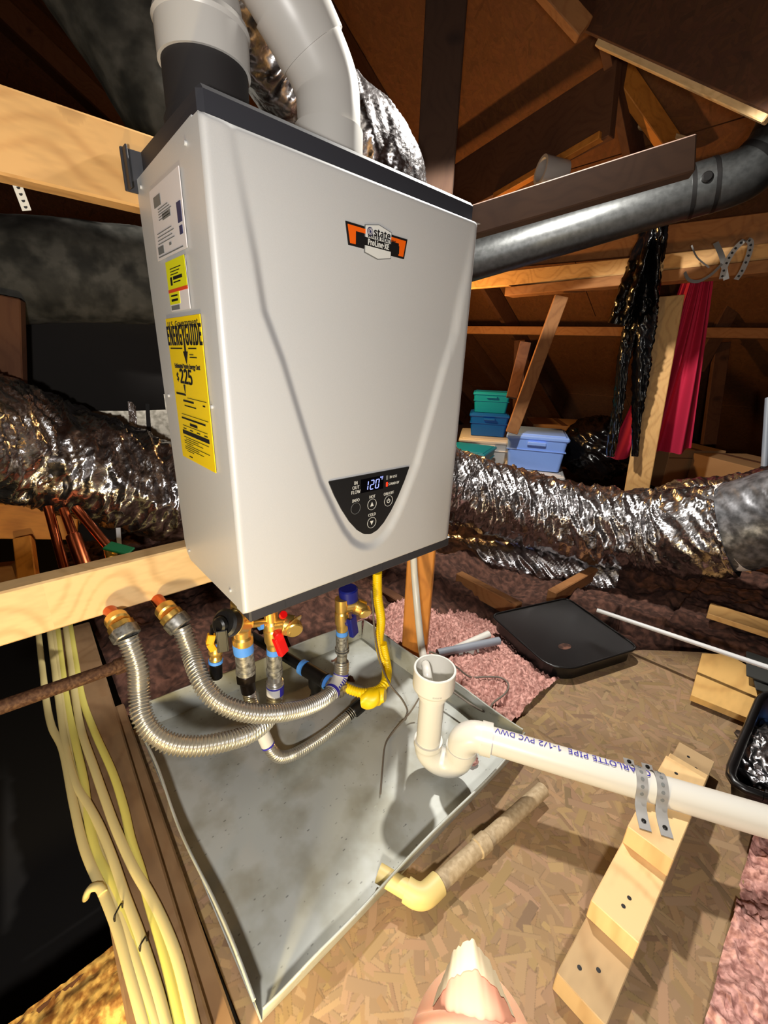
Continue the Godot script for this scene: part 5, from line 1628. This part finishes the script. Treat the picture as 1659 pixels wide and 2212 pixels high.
	# grey control wire beside the yellow tube and over the pan
	cable("control_wire", [Vector3(0.3285,-0.1171,-0.09), Vector3(0.3316,-0.17,-0.085), Vector3(0.3352,-0.2315,-0.08), Vector3(0.3471,-0.3101,-0.07), Vector3(0.33,-0.33,-0.0176), Vector3(0.3506,-0.37,0.0037), Vector3(0.3662,-0.41,0.0095), Vector3(0.3555,-0.42,0.0147)], 0.0022, m.wire_grey, "thin grey wire running down beside the yellow tube to the pan", "", Vector2.ONE, "wire")
	cable("control_wire", [Vector3(0.3834,-0.37,0.0273), Vector3(0.358,-0.4,0.0245), Vector3(0.3062,-0.419,0.0258), Vector3(0.2674,-0.419,0.0406), Vector3(0.2262,-0.419,0.0777), Vector3(0.1877,-0.419,0.1155)], 0.0018, m.wire_grey, "thin grey wire trailing across the pan left of the standpipe", "", Vector2.ONE, "wire")
	cable("loose_wire", [Vector3(0.484,-0.34,-0.0269), Vector3(0.4865,-0.33,-0.0366), Vector3(0.5042,-0.34,-0.0196), Vector3(0.536,-0.37,0.0144), Vector3(0.5692,-0.405,0.0383), Vector3(0.6024,-0.405,0.0658), Vector3(0.6299,-0.405,0.093), Vector3(0.6243,-0.405,0.1189), Vector3(0.5918,-0.405,0.1315), Vector3(0.5409,-0.405,0.1304), Vector3(0.5079,-0.4,0.1392), Vector3(0.4798,-0.385,0.1387), Vector3(0.4634,-0.372,0.1098), Vector3(0.4586,-0.368,0.0623), Vector3(0.4538,-0.366,-0.008)], 0.0024, m.wire_grey, "dark grey wire looping over the pink wool and along the pan's rim", "", Vector2.ONE, "wire")

# ---------- odds and ends on the floor ----------
func clutter() -> void:
	var s: Shape
	# pipe offcuts
	for k in 3:
		var q: Array = [[Vector3(0.7648,-0.405,-0.0379), Vector3(0.647,-0.42,-0.0689), 0.0115, m.pvc], [Vector3(0.7554,-0.4,0.0037), Vector3(0.5699,-0.4,-0.0754), 0.0115, m.conduit_grey], [Vector3(0.6955,-0.425,-0.0293), Vector3(0.5747,-0.425,-0.0683), 0.0115, m.pvc]][k]
		s = Shape.new()
		ring(s, q[0], q[1], 0.008, q[2], 22)
		solo("pipe_offcut", s, q[3], ["short white pipe offcut leaning on the pan, upper of two white ones", "grey conduit offcut across the two white offcuts behind the hub", "lower white pipe offcut, half under the grey conduit"][k], "pipe", "pipe offcuts behind the drain hub")
	# black tray with a hole
	var tr := thing("black_tray", Vector3(0.90, -0.43, 0.12), "glossy black plastic tray with an oval hole, tilted beyond the pink wool", "tray")
	var ux := Vector3(0.93, 0, 0.37).normalized()
	var uz := Vector3(-0.37, 0.0, 0.93).normalized()
	var o := Vector3(0.915, -0.392, 0.115)
	var t := Transform3D(Basis(ux, -uz, Vector3.UP), o)
	var outline := rounded(flat_poly([[-0.15, 0.15], [-0.14, -0.10], [-0.09, -0.135], [0.17, -0.125], [0.17, 0.16]]), 0.03)
	s = Shape.new()
	s.prism(outline, 0.006, t)
	part(tr, "lid", s, m.plastic_black)
	s = Shape.new()
	var inner := PackedVector2Array()
	for q in outline: inner.append(q * 0.94)
	s.prism(inner, 0.036, Transform3D(t.basis, t.origin - Vector3(0, 0.037, 0)))
	part(tr, "body", s, m.plastic_black)
	s = Shape.new()
	var ov := PackedVector2Array()
	for k in 24: ov.append(Vector2(-0.035 + cos(TAU * k / 24) * 0.021, -0.052 + sin(TAU * k / 24) * 0.013))
	s.prism(ov, 0.0004, Transform3D(t.basis, t.origin + Vector3(0, 0.0062, 0)))
	part(tr, "hole", s, m.wool_dirty)
	s = Shape.new()
	var rimp := PackedVector3Array()
	for q in outline: rimp.append(t * Vector3(q.x, q.y, 0.006))
	rimp.append(t * Vector3(outline[0].x, outline[0].y, 0.006))
	s.tube(rimp, func(_t, _a): return 0.0035, 8, false)
	part(tr, "rim", s, m.plastic_black)
	# white rod above the plywood scrap
	s = Shape.new()
	cyl(s, Vector3(1.036,-0.33,0.1597), Vector3(1.0637,-0.3,0.6032), 0.0062, 16)
	solo("white_rod", s, m.white_plastic, "thin white rod lying slantwise above the plywood scrap at right", "rod")
	# plywood scrap, pale board, shingles, rag
	s = Shape.new()
	s.prism(flat_poly([[0.950, -0.443], [1.175, -0.418], [1.23, -0.47], [1.18, -0.60], [0.975, -0.592]]), 0.016, Transform3D(Basis(Vector3(1, 0, 0), Vector3(0, 0, -1), Vector3(0, 1, 0)), Vector3(0, -0.418, 0)))
	solo("plywood_scrap", s, m.plywood, "tan plywood scrap on the floor under the white rod", "plywood")
	s = Shape.new()
	plank(s, Vector3(1.3834,-0.36,0.3796), Vector3(1.4148,-0.36,0.6491), 0.018, 0.09, Vector3.UP)
	solo("pale_board", s, m.fir, "pale board lying beyond the plywood scrap at the right edge", "board")
	s = wool(1.25, 1.8, 0.30, 0.62, 0.006, func(x, z): return -0.40 + 0.02 * w_noise(x * 20.0, z * 20.0) + 0.02 * w_noise(x * 60.0, z * 60.0))
	solo("red_insulation", s, m.wool_dirty, "reddish insulation strip between pale board and grey shingles", "insulation").set_meta("kind", "stuff")
	s = Shape.new()
	plank(s, Vector3(1.1731,-0.375,0.5129), Vector3(1.1886,-0.375,0.6131), 0.006, 0.13, Vector3.UP)
	plank(s, Vector3(1.117,-0.385,0.5392), Vector3(1.1381,-0.385,0.6201), 0.006, 0.08, Vector3.UP)
	solo("shingle_scrap", s, m.shingle, "dark grey shingle scraps at the right edge beside the plywood", "shingle")
	s = Shape.new()
	var p := PackedVector3Array()
	for j in 12:
		for i in 12:
			var q := Vector2(i / 11.0, j / 11.0)
			p.append(Vector3(0.905 + q.x * 0.14 + q.y * 0.03, -0.385 + 0.008 * sin(q.x * 7.0 + q.y * 3.0) + 0.006 * sin(q.y * 11.0), 0.575 + q.y * 0.11 - q.x * 0.01))
	s.grid(p, 12, 12, false, 1, 1, true)
	p = Transform3D(Basis.IDENTITY, Vector3(0, -0.003, 0)) * p
	s.grid(p, 12, 12, false, 1, 1, false)
	solo("blue_rag", s, m.rag_blue, "corner of a light blue cloth at the right edge over the plywood", "rag")
	# black bin with foil scraps
	var bin := thing("black_bin", Vector3(0.80, -0.43, 0.69), "open black plastic tub holding crumpled foil, at the right edge", "tub")
	var rim := rounded(flat_poly([[0.618, 0.552], [0.99, 0.560], [1.10, 0.83], [0.772, 0.83]]), 0.055)
	var path := PackedVector3Array()
	for q in rim: path.append(Vector3(q.x, -0.325, q.y))
	path.append(path[0])
	s = Shape.new()
	s.tube(path, func(_t, _a): return 0.008, 10, false)
	part(bin, "rim", s, m.plastic_black)
	s = Shape.new()
	var n := rim.size()
	var cen := Vector2(0.86, 0.69)
	for side in 2:
		p = PackedVector3Array()
		for j in 5:
			for i in n + 1:
				var q := rim[i % n]
				var k := 1.0 - 0.16 * j / 4.0 - 0.012 * side
				q = cen + (q - cen) * k
				p.append(Vector3(q.x, lerpf(-0.325, -0.428 + 0.004 * side, j / 4.0), q.y))
		s.grid(p, 5, n + 1, true, 1, 1, side == 0)
	var bot := PackedVector2Array()
	for q in rim: bot.append((cen + (q - cen) * 0.845) * Vector2(1, -1))
	s.prism(bot, 0.004, Transform3D(Basis(Vector3(1, 0, 0), Vector3(0, 0, -1), Vector3(0, 1, 0)), Vector3(0, -0.429, 0)))
	part(bin, "body", s, m.plastic_black)
	var ff := FastNoiseLite.new()
	ff.seed = 5; ff.frequency = 1.0; ff.fractal_type = FastNoiseLite.FRACTAL_RIDGED
	s = Shape.new()
	p = PackedVector3Array()
	for j in 30:
		for i in 40:
			var a := TAU * i / 39.0
			var b := PI * j / 29.0
			var d := Vector3(cos(a) * sin(b), cos(b), sin(a) * sin(b))
			p.append(Vector3(0.806,-0.36,0.6053) + d * Vector3(0.075, 0.03, 0.05) * (1.0 + 0.4 * ff.get_noise_3dv(d * 3.0)))
	s.grid(p, 30, 40, true, 1, 1, false)
	solo("foil_scrap", s, m.foil, "crumpled clear-silver wrap lying in the black tub", "scrap")
	for k in 2:
		s = Shape.new()
		s.box(Transform3D(Basis(Vector3(0.3, 1, 0.2).normalized(), 0.7 + k), [Vector3(0.7581,-0.405,0.6031), Vector3(0.7261,-0.415,0.5945)][k]), Vector3(0.024, 0.010, 0.015), 0.003)
		solo("metal_bit", s, [m.brass, m.strap][k], ["small brassy fitting lying in the black tub", "small grey metal bit at the near end of the black tub"][k], "fitting")
	# pink crumbs on the pan
	s = Shape.new()
	p = PackedVector3Array()
	for j in 10:
		for i in 14:
			var a := TAU * i / 13.0
			var b := PI * j / 9.0
			var d := Vector3(cos(a) * sin(b), cos(b), sin(a) * sin(b))
			p.append(Vector3(0.3844,-0.418,0.1879) + d * Vector3(0.011, 0.008, 0.009) * (1.0 + 0.5 * ff.get_noise_3dv(d * 2.0)))
	s.grid(p, 10, 14, true, 1, 1, false)
	solo("wool_crumb", s, m.wool, "small pink wool crumb in the pan beside the trap", "crumb")
	# joists under the insulation, behind the pan
	timber("floor_joist", Vector3(0.72, -0.47, -1.6), Vector3(0.72, -0.47, 0.10), 0.09, 0.038, Vector3.UP, m.fir_dark, "dim joist lying in the loose insulation behind the pan", "joist")
	timber("floor_joist", Vector3(1.0081,-0.43,-0.3463), Vector3(0.9896,-0.43,-0.0681), 0.06, 0.035, Vector3.UP, m.fir_old, "dusty wood strip crossing the insulation below the thin foil duct", "joist")
	timber("floor_joist", Vector3(1.1511,-0.42,-0.0344), Vector3(1.6814,-0.42,-0.0058), 0.05, 0.035, Vector3.UP, m.fir_old, "dusty wood strip angled up right in the insulation", "joist")
	timber("floor_joist", Vector3(1.9734,-0.42,0.3863), Vector3(1.7793,-0.42,0.624), 0.05, 0.035, Vector3.UP, m.fir_old, "dim strip on the insulation at the right edge under the duct", "joist")

func w_noise(x: float, z: float) -> float:
	return noise.get_noise_2d(x * 10.0, z * 10.0)

# ---------- stored things, far right ----------
func tote(called: String, c: Vector3, wide: float, high: float, deep: float, yaw: float, body: Material, lid: Material, label: String, cat: String = "storage bin") -> Node3D:
	var o := thing(called, c, label, cat, "storage bins in the far corner")
	var t := Transform3D(Basis(Vector3.UP, yaw), c)
	var s := Shape.new()
	var n := 4
	var prev := []
	var ringp := []
	for j in 3:
		var k: float = [0.86, 0.93, 0.98][j]
		var y: float = [0.0, high * 0.55, high * 0.9][j]
		var pts := []
		for q in rounded(flat_poly([[-0.5, -0.5], [0.5, -0.5], [0.5, 0.5], [-0.5, 0.5]]), 0.07): pts.append(Vector3(q.x * wide * k, y, q.y * deep * k))
		ringp.append(pts)
	var np: int = ringp[0].size()
	var p := PackedVector3Array()
	for j in 3:
		for i in np + 1: p.append(t * ringp[j][i % np])
	s.grid(p, 3, np + 1, true, 1, 1, true)
	part(o, "body", s, body)
	s = Shape.new()
	s.box(Transform3D(t.basis, t * Vector3(0, high * 0.58, 0)), Vector3(wide * 0.97, high * 0.03, deep * 0.97), 0.004)
	part(o, "rib", s, body)
	s = Shape.new()
	s.box(Transform3D(t.basis, t * Vector3(0, high * 0.93, 0)), Vector3(wide * 1.02, high * 0.14, deep * 1.02), 0.012)
	s.box(Transform3D(t.basis, t * Vector3(0, high * 1.0, 0)), Vector3(wide * 0.9, high * 0.06, deep * 0.9), 0.006)
	part(o, "lid", s, lid)
	s = Shape.new()
	s.box(Transform3D(t.basis, t * Vector3(wide * 0.5, high * 0.78, 0)), Vector3(wide * 0.08, high * 0.1, deep * 0.3), 0.004)
	s.box(Transform3D(t.basis, t * Vector3(-wide * 0.5, high * 0.78, 0)), Vector3(wide * 0.08, high * 0.1, deep * 0.3), 0.004)
	part(o, "handle", s, lid)
	return o

func carton(c: Vector3, wide: float, high: float, deep: float, yaw: float, label: String) -> void:
	var o := thing("cardboard_box", c, label, "box", "cardboard boxes in the far corner")
	var t := Transform3D(Basis(Vector3.UP, yaw), c + Vector3(0, high / 2, 0))
	var s := Shape.new()
	s.box(t, Vector3(wide, high, deep), 0.003)
	part(o, "box", s, m.cardboard)
	s = Shape.new()
	s.box(Transform3D(t.basis, t * Vector3(0, high / 2, 0)), Vector3(wide * 0.99, 0.003, 0.05), 0.0)
	s.box(Transform3D(t.basis, t * Vector3(0, high * 0.3, deep / 2)), Vector3(wide * 0.98, 0.006, 0.002), 0.0)
	s.box(Transform3D(t.basis, t * Vector3(-wide * 0.1, -high * 0.1, deep / 2)), Vector3(0.006, high * 0.78, 0.002), 0.0)
	s.box(Transform3D(t.basis, t * Vector3(-wide / 2, high * 0.3, 0)), Vector3(0.002, 0.006, deep * 0.98), 0.0)
	part(o, "seam", s, m.fir_dark)

func storage() -> void:
	var s: Shape
	var y := 0.62
	tote("storage_bin", Vector3(2.7576,-0.1576,-1.4712) - Vector3(0, 0.2, 0), 0.60, 0.19, 0.42, y, m.white_plastic, m.white_plastic, "white lidded bin under the blue and teal bins")
	tote("storage_bin", Vector3(2.7576,-0.1576,-1.4712), 0.34, 0.17, 0.30, y, m.blue_deep, m.blue_deep, "deep blue bin with the teal bin on its lid")
	tote("storage_bin", Vector3(2.7576,-0.1576,-1.4712) + Vector3(0.03, 0.178, -0.02), 0.31, 0.15, 0.28, y, m.teal, m.teal, "teal bin on top of the deep blue bin")
	tote("storage_bin", Vector3(2.2285,-0.3461,-1.2426), 0.36, 0.16, 0.30, y - 0.25, m.teal_dark, m.teal_dark, "dark teal bin lower down, half hidden by the silver duct")
	tote("storage_bin", Vector3(2.6468,-0.306,-0.973), 0.44, 0.24, 0.40, y - 0.1, m.blue_tote, m.blue_tote, "large light blue tote in front of the cardboard box")
	tote("storage_bin", Vector3(2.6468,-0.306,-0.973) - Vector3(0.02, 0.212, -0.02), 0.46, 0.20, 0.40, y - 0.1, m.white_plastic, m.white_plastic, "white bin under the large light blue tote")
	carton(Vector3(3.4468,-0.2736,-1.2034), 0.55, 0.20, 0.5, y, "flat brown cardboard box behind the light blue tote")
	carton(Vector3(3.3216,-0.3816,-0.2667), 0.40, 0.27, 0.40, y + 0.3, "cardboard box with lines, below the red cloth")
	carton(Vector3(3.191,-0.3674,0.1809), 0.46, 0.24, 0.40, y + 0.35, "cardboard box farther right, beside the thin grey pole")
	carton(Vector3(3.9508,-0.441,-0.1756), 0.42, 0.18, 0.40, y + 0.3, "dim cardboard box between the two lighter ones")
	# black bag heaped before the boxes
	var f := FastNoiseLite.new()
	f.seed = 9; f.frequency = 1.0; f.fractal_type = FastNoiseLite.FRACTAL_RIDGED; f.fractal_octaves = 3
	s = Shape.new()
	var p := PackedVector3Array()
	var c := Vector3(2.9779,-0.1679,-0.6672)
	for j in 40:
		for i in 61:
			var a := TAU * i / 60.0
			var b := PI * j / 39.0
			var d := Vector3(cos(a) * sin(b), cos(b), sin(a) * sin(b))
			p.append(c + Basis(Vector3.UP, y) * (d * Vector3(0.30, 0.21, 0.24)) * (1.0 + 0.16 * f.get_noise_3dv(d * 2.6)))
	s.grid(p, 40, 61, true, 1, 1, false)
	solo("bin_bag", s, m.bag_black, "shiny black plastic bag heaped right of the light blue tote", "bag")
	# torn black plastic hanging from the beam
	var th := thing("hanging_plastic", Vector3(2.155,0.0277,-0.1228), "torn black plastic sheeting hanging in strips from the beam", "plastic sheet")
	for k in 3:
		var pts: Array = [[Vector3(2.0121,0.9414,-0.2561), Vector3(2.0394,0.829,-0.253), Vector3(2.0859,0.6894,-0.2505), Vector3(2.1449,0.4145,-0.235), Vector3(2.176,0.1525,-0.208), Vector3(2.1815,-0.0433,-0.1754)], [Vector3(2.0166,0.9328,-0.2804), Vector3(2.0273,0.806,-0.2996), Vector3(2.039,0.6706,-0.3284), Vector3(2.0419,0.5738,-0.3496)], [Vector3(2.0488,0.8673,-0.2645), Vector3(2.1121,0.6769,-0.3027), Vector3(2.1652,0.4563,-0.3266), Vector3(2.2037,0.1391,-0.3128), Vector3(2.2009,-0.0686,-0.301)]][k]
		var wd: Array = [[0.058, 0.064, 0.048, 0.026, 0.02, 0.014], [0.046, 0.064, 0.058, 0.034], [0.034, 0.05, 0.034, 0.034, 0.025, 0.016]][k]
		var path := spline(pts, 0.012)
		var total := path.size()
		s = Shape.new()
		s.tube(path, func(t, a):
			var u := clampf(t / 0.012 / total, 0.0, 0.999) * (wd.size() - 1)
			var i := int(u)
			return lerpf(wd[i], wd[i + 1], u - i) * (1.0 + 0.28 * sin(a * 4.0 + t * 8.0) + 0.4 * f.get_noise_2d(a * 1.5, t * 9.0)), 28, true, Vector2(1.15, 0.5), Vector3(0.6, 0, 0.8))
		part(th, "strip", s, m.bag_black)
	# red cloth behind the stud
	s = Shape.new()
	p = PackedVector3Array()
	var tl := Vector3(2.3895,0.8514,-0.2111)
	var tr := Vector3(2.4162,0.8565,-0.1059)
	var bl := Vector3(2.4829,-0.1413,-0.4096)
	var br := Vector3(2.605,-0.0312,-0.0251)
	for side in 2:
		p = PackedVector3Array()
		for j in 50:
			var v := j / 49.0
			for i in 60:
				var u := i / 59.0
				var l := tl.lerp(bl, pow(v, 1.35)) 
				l.y = lerpf(tl.y, bl.y, v)
				var r := tr.lerp(br, v)
				var q := l.lerp(r, u)
				var away := Vector3(0.85, 0.1, -0.4).normalized()
				p.append(q + away * (0.035 * sin(u * 19.0 + v * 1.5) * (0.35 + v) + 0.012 * sin(u * 41.0 + 1.0) + 0.008 * side))
		s.grid(p, 50, 60, false, 1, 1, side == 0)
	solo("red_cloth", s, m.cloth_red, "crimson cloth hanging in folds behind the bright stud", "cloth")
	# loops of perforated strap on the beam
	s = Shape.new()
	var loop := spline([Vector3(2.0991,0.7362,0.0077), Vector3(2.0723,0.781,0.015), Vector3(2.0573,0.823,0.0306), Vector3(2.056,0.8537,0.0546), Vector3(2.0707,0.852,0.0739), Vector3(2.099,0.8163,0.0749), Vector3(2.1271,0.7626,0.0627), Vector3(2.1392,0.7343,0.0486)], 0.01)
	ribbon(s, loop, 0.019, Vector3(0.35, 0.2, 0.9))
	ribbon(s, spline([Vector3(2.083,0.8684,-0.0424), Vector3(2.0825,0.8114,-0.0066), Vector3(2.1033,0.7319,0.0234)], 0.01), 0.019, Vector3(0.35, 0.1, 0.9))
	var loop2 := spline([Vector3(2.138,0.8829,-0.1414), Vector3(2.1173,0.8297,-0.1038), Vector3(2.1184,0.7859,-0.051)], 0.01)
	ribbon(s, spline([Vector3(2.1368,0.7814,-0.1424), Vector3(2.1188,0.7476,-0.1145), Vector3(2.1005,0.7341,-0.0735), Vector3(2.0873,0.752,-0.0315), Vector3(2.0782,0.787,0.0003)], 0.01), 0.012, Vector3(0.1, 1, 0.1))
	ribbon(s, loop2, 0.006, Vector3(0.1, 1, 0.1))
	var lp := solo("strap_coil", s, m.strap, "loose coil of perforated metal strap hung over the bright beam", "strap")
	s = Shape.new()
	for k in 14:
		var i := int((k + 0.5) / 14.0 * (loop.size() - 1))
		cyl(s, loop[i] - Vector3(0.0035, 0, 0), loop[i] + Vector3(0.0035, 0, 0), 0.004, 10)
	part(lp, "hole", s, m.print_black)
	# thin grey pole at the right edge
	s = Shape.new()
	cyl(s, Vector3(2.2696,0.2786,0.2554), Vector3(2.1374,-0.0818,0.3486), 0.012, 16)
	solo("grey_pole", s, m.conduit_grey, "thin grey pole standing at the right edge behind the duct", "pole")

# ---------- the photographer's thumb ----------
func thumb() -> void:
	var tip := Vector3(-0.169,0.2603,0.5088)
	var low := Vector3(-0.181,0.2559,0.5201)
	var wrist := Vector3(-0.1825,0.2108,0.532)
	var up := (tip - low).normalized()
	var eye := (Transform3D(Basis(Vector3(0.74290, 0.03604, 0.66844), Vector3(0.20022, 0.94087, -0.27325), Vector3(-0.63876, 0.33683, 0.69176)), Vector3(-0.21382, 0.36447, 0.52946))).origin
	var face := (eye - tip).normalized()
	face = (face - up * face.dot(up)).normalized()
	var across := up.cross(face).normalized()
	var h := thing("person", low, "pink thumb with a ragged pale nail, poking up at the bottom edge", "person")
	var s := Shape.new()
	var path := spline([wrist, low, low.lerp(tip, 0.55), tip - up * 0.0005], 0.0008)
	var total := 0.0
	for i in path.size() - 1: total += path[i].distance_to(path[i + 1])
	s.tube(path, func(t, a):
		var e := clampf((total - t) / 0.0125, 0.0, 1.0)
		var r := 0.0108 * pow(1.0 - (1.0 - e) * (1.0 - e), 0.55)
		r += 0.0022 * smoothstep(0.03, 0.05, total - t)
		return maxf(r, 0.0004) * (1.0 + 0.0 * a), 40, true, Vector2(1.0, 0.86), face)
	part(h, "thumb", s, m.skin)
	# nail plate with a ragged free edge
	var p := PackedVector3Array()
	var q := PackedVector3Array()
	var f := FastNoiseLite.new()
	f.seed = 4; f.frequency = 1.0
	for j in 25:
		for i in 31:
			var u := i / 30.0 * 2.0 - 1.0
			var v := j / 24.0
			var arch := 1.0 - u * u * 0.55
			var x := u * 0.0088 * (1.0 - 0.3 * v * v * v)
			var y := lerpf(-0.017, 0.0012 * arch - 0.0058 * u * u - 0.0012 * maxf(0.0, -u) + 0.0009 * f.get_noise_1d(u * 9.0), v)
			var z := 0.0093 * sqrt(1.0 - 0.6 * u * u) - 0.0030 * v * v + 0.0007
			var pt := tip + across * x + up * y + face * z
			if v <= 0.80: p.append(pt)
			if v >= 0.79: q.append(pt + face * 0.0001)
	s = Shape.new()
	s.grid(p, p.size() / 31, 31, false, 1, 1, false)
	part(h, "nail", s, m.nail_bed)
	s = Shape.new()
	s.grid(q, q.size() / 31, 31, false, 1, 1, false)
	part(h, "nail_edge", s, m.nail_tip)
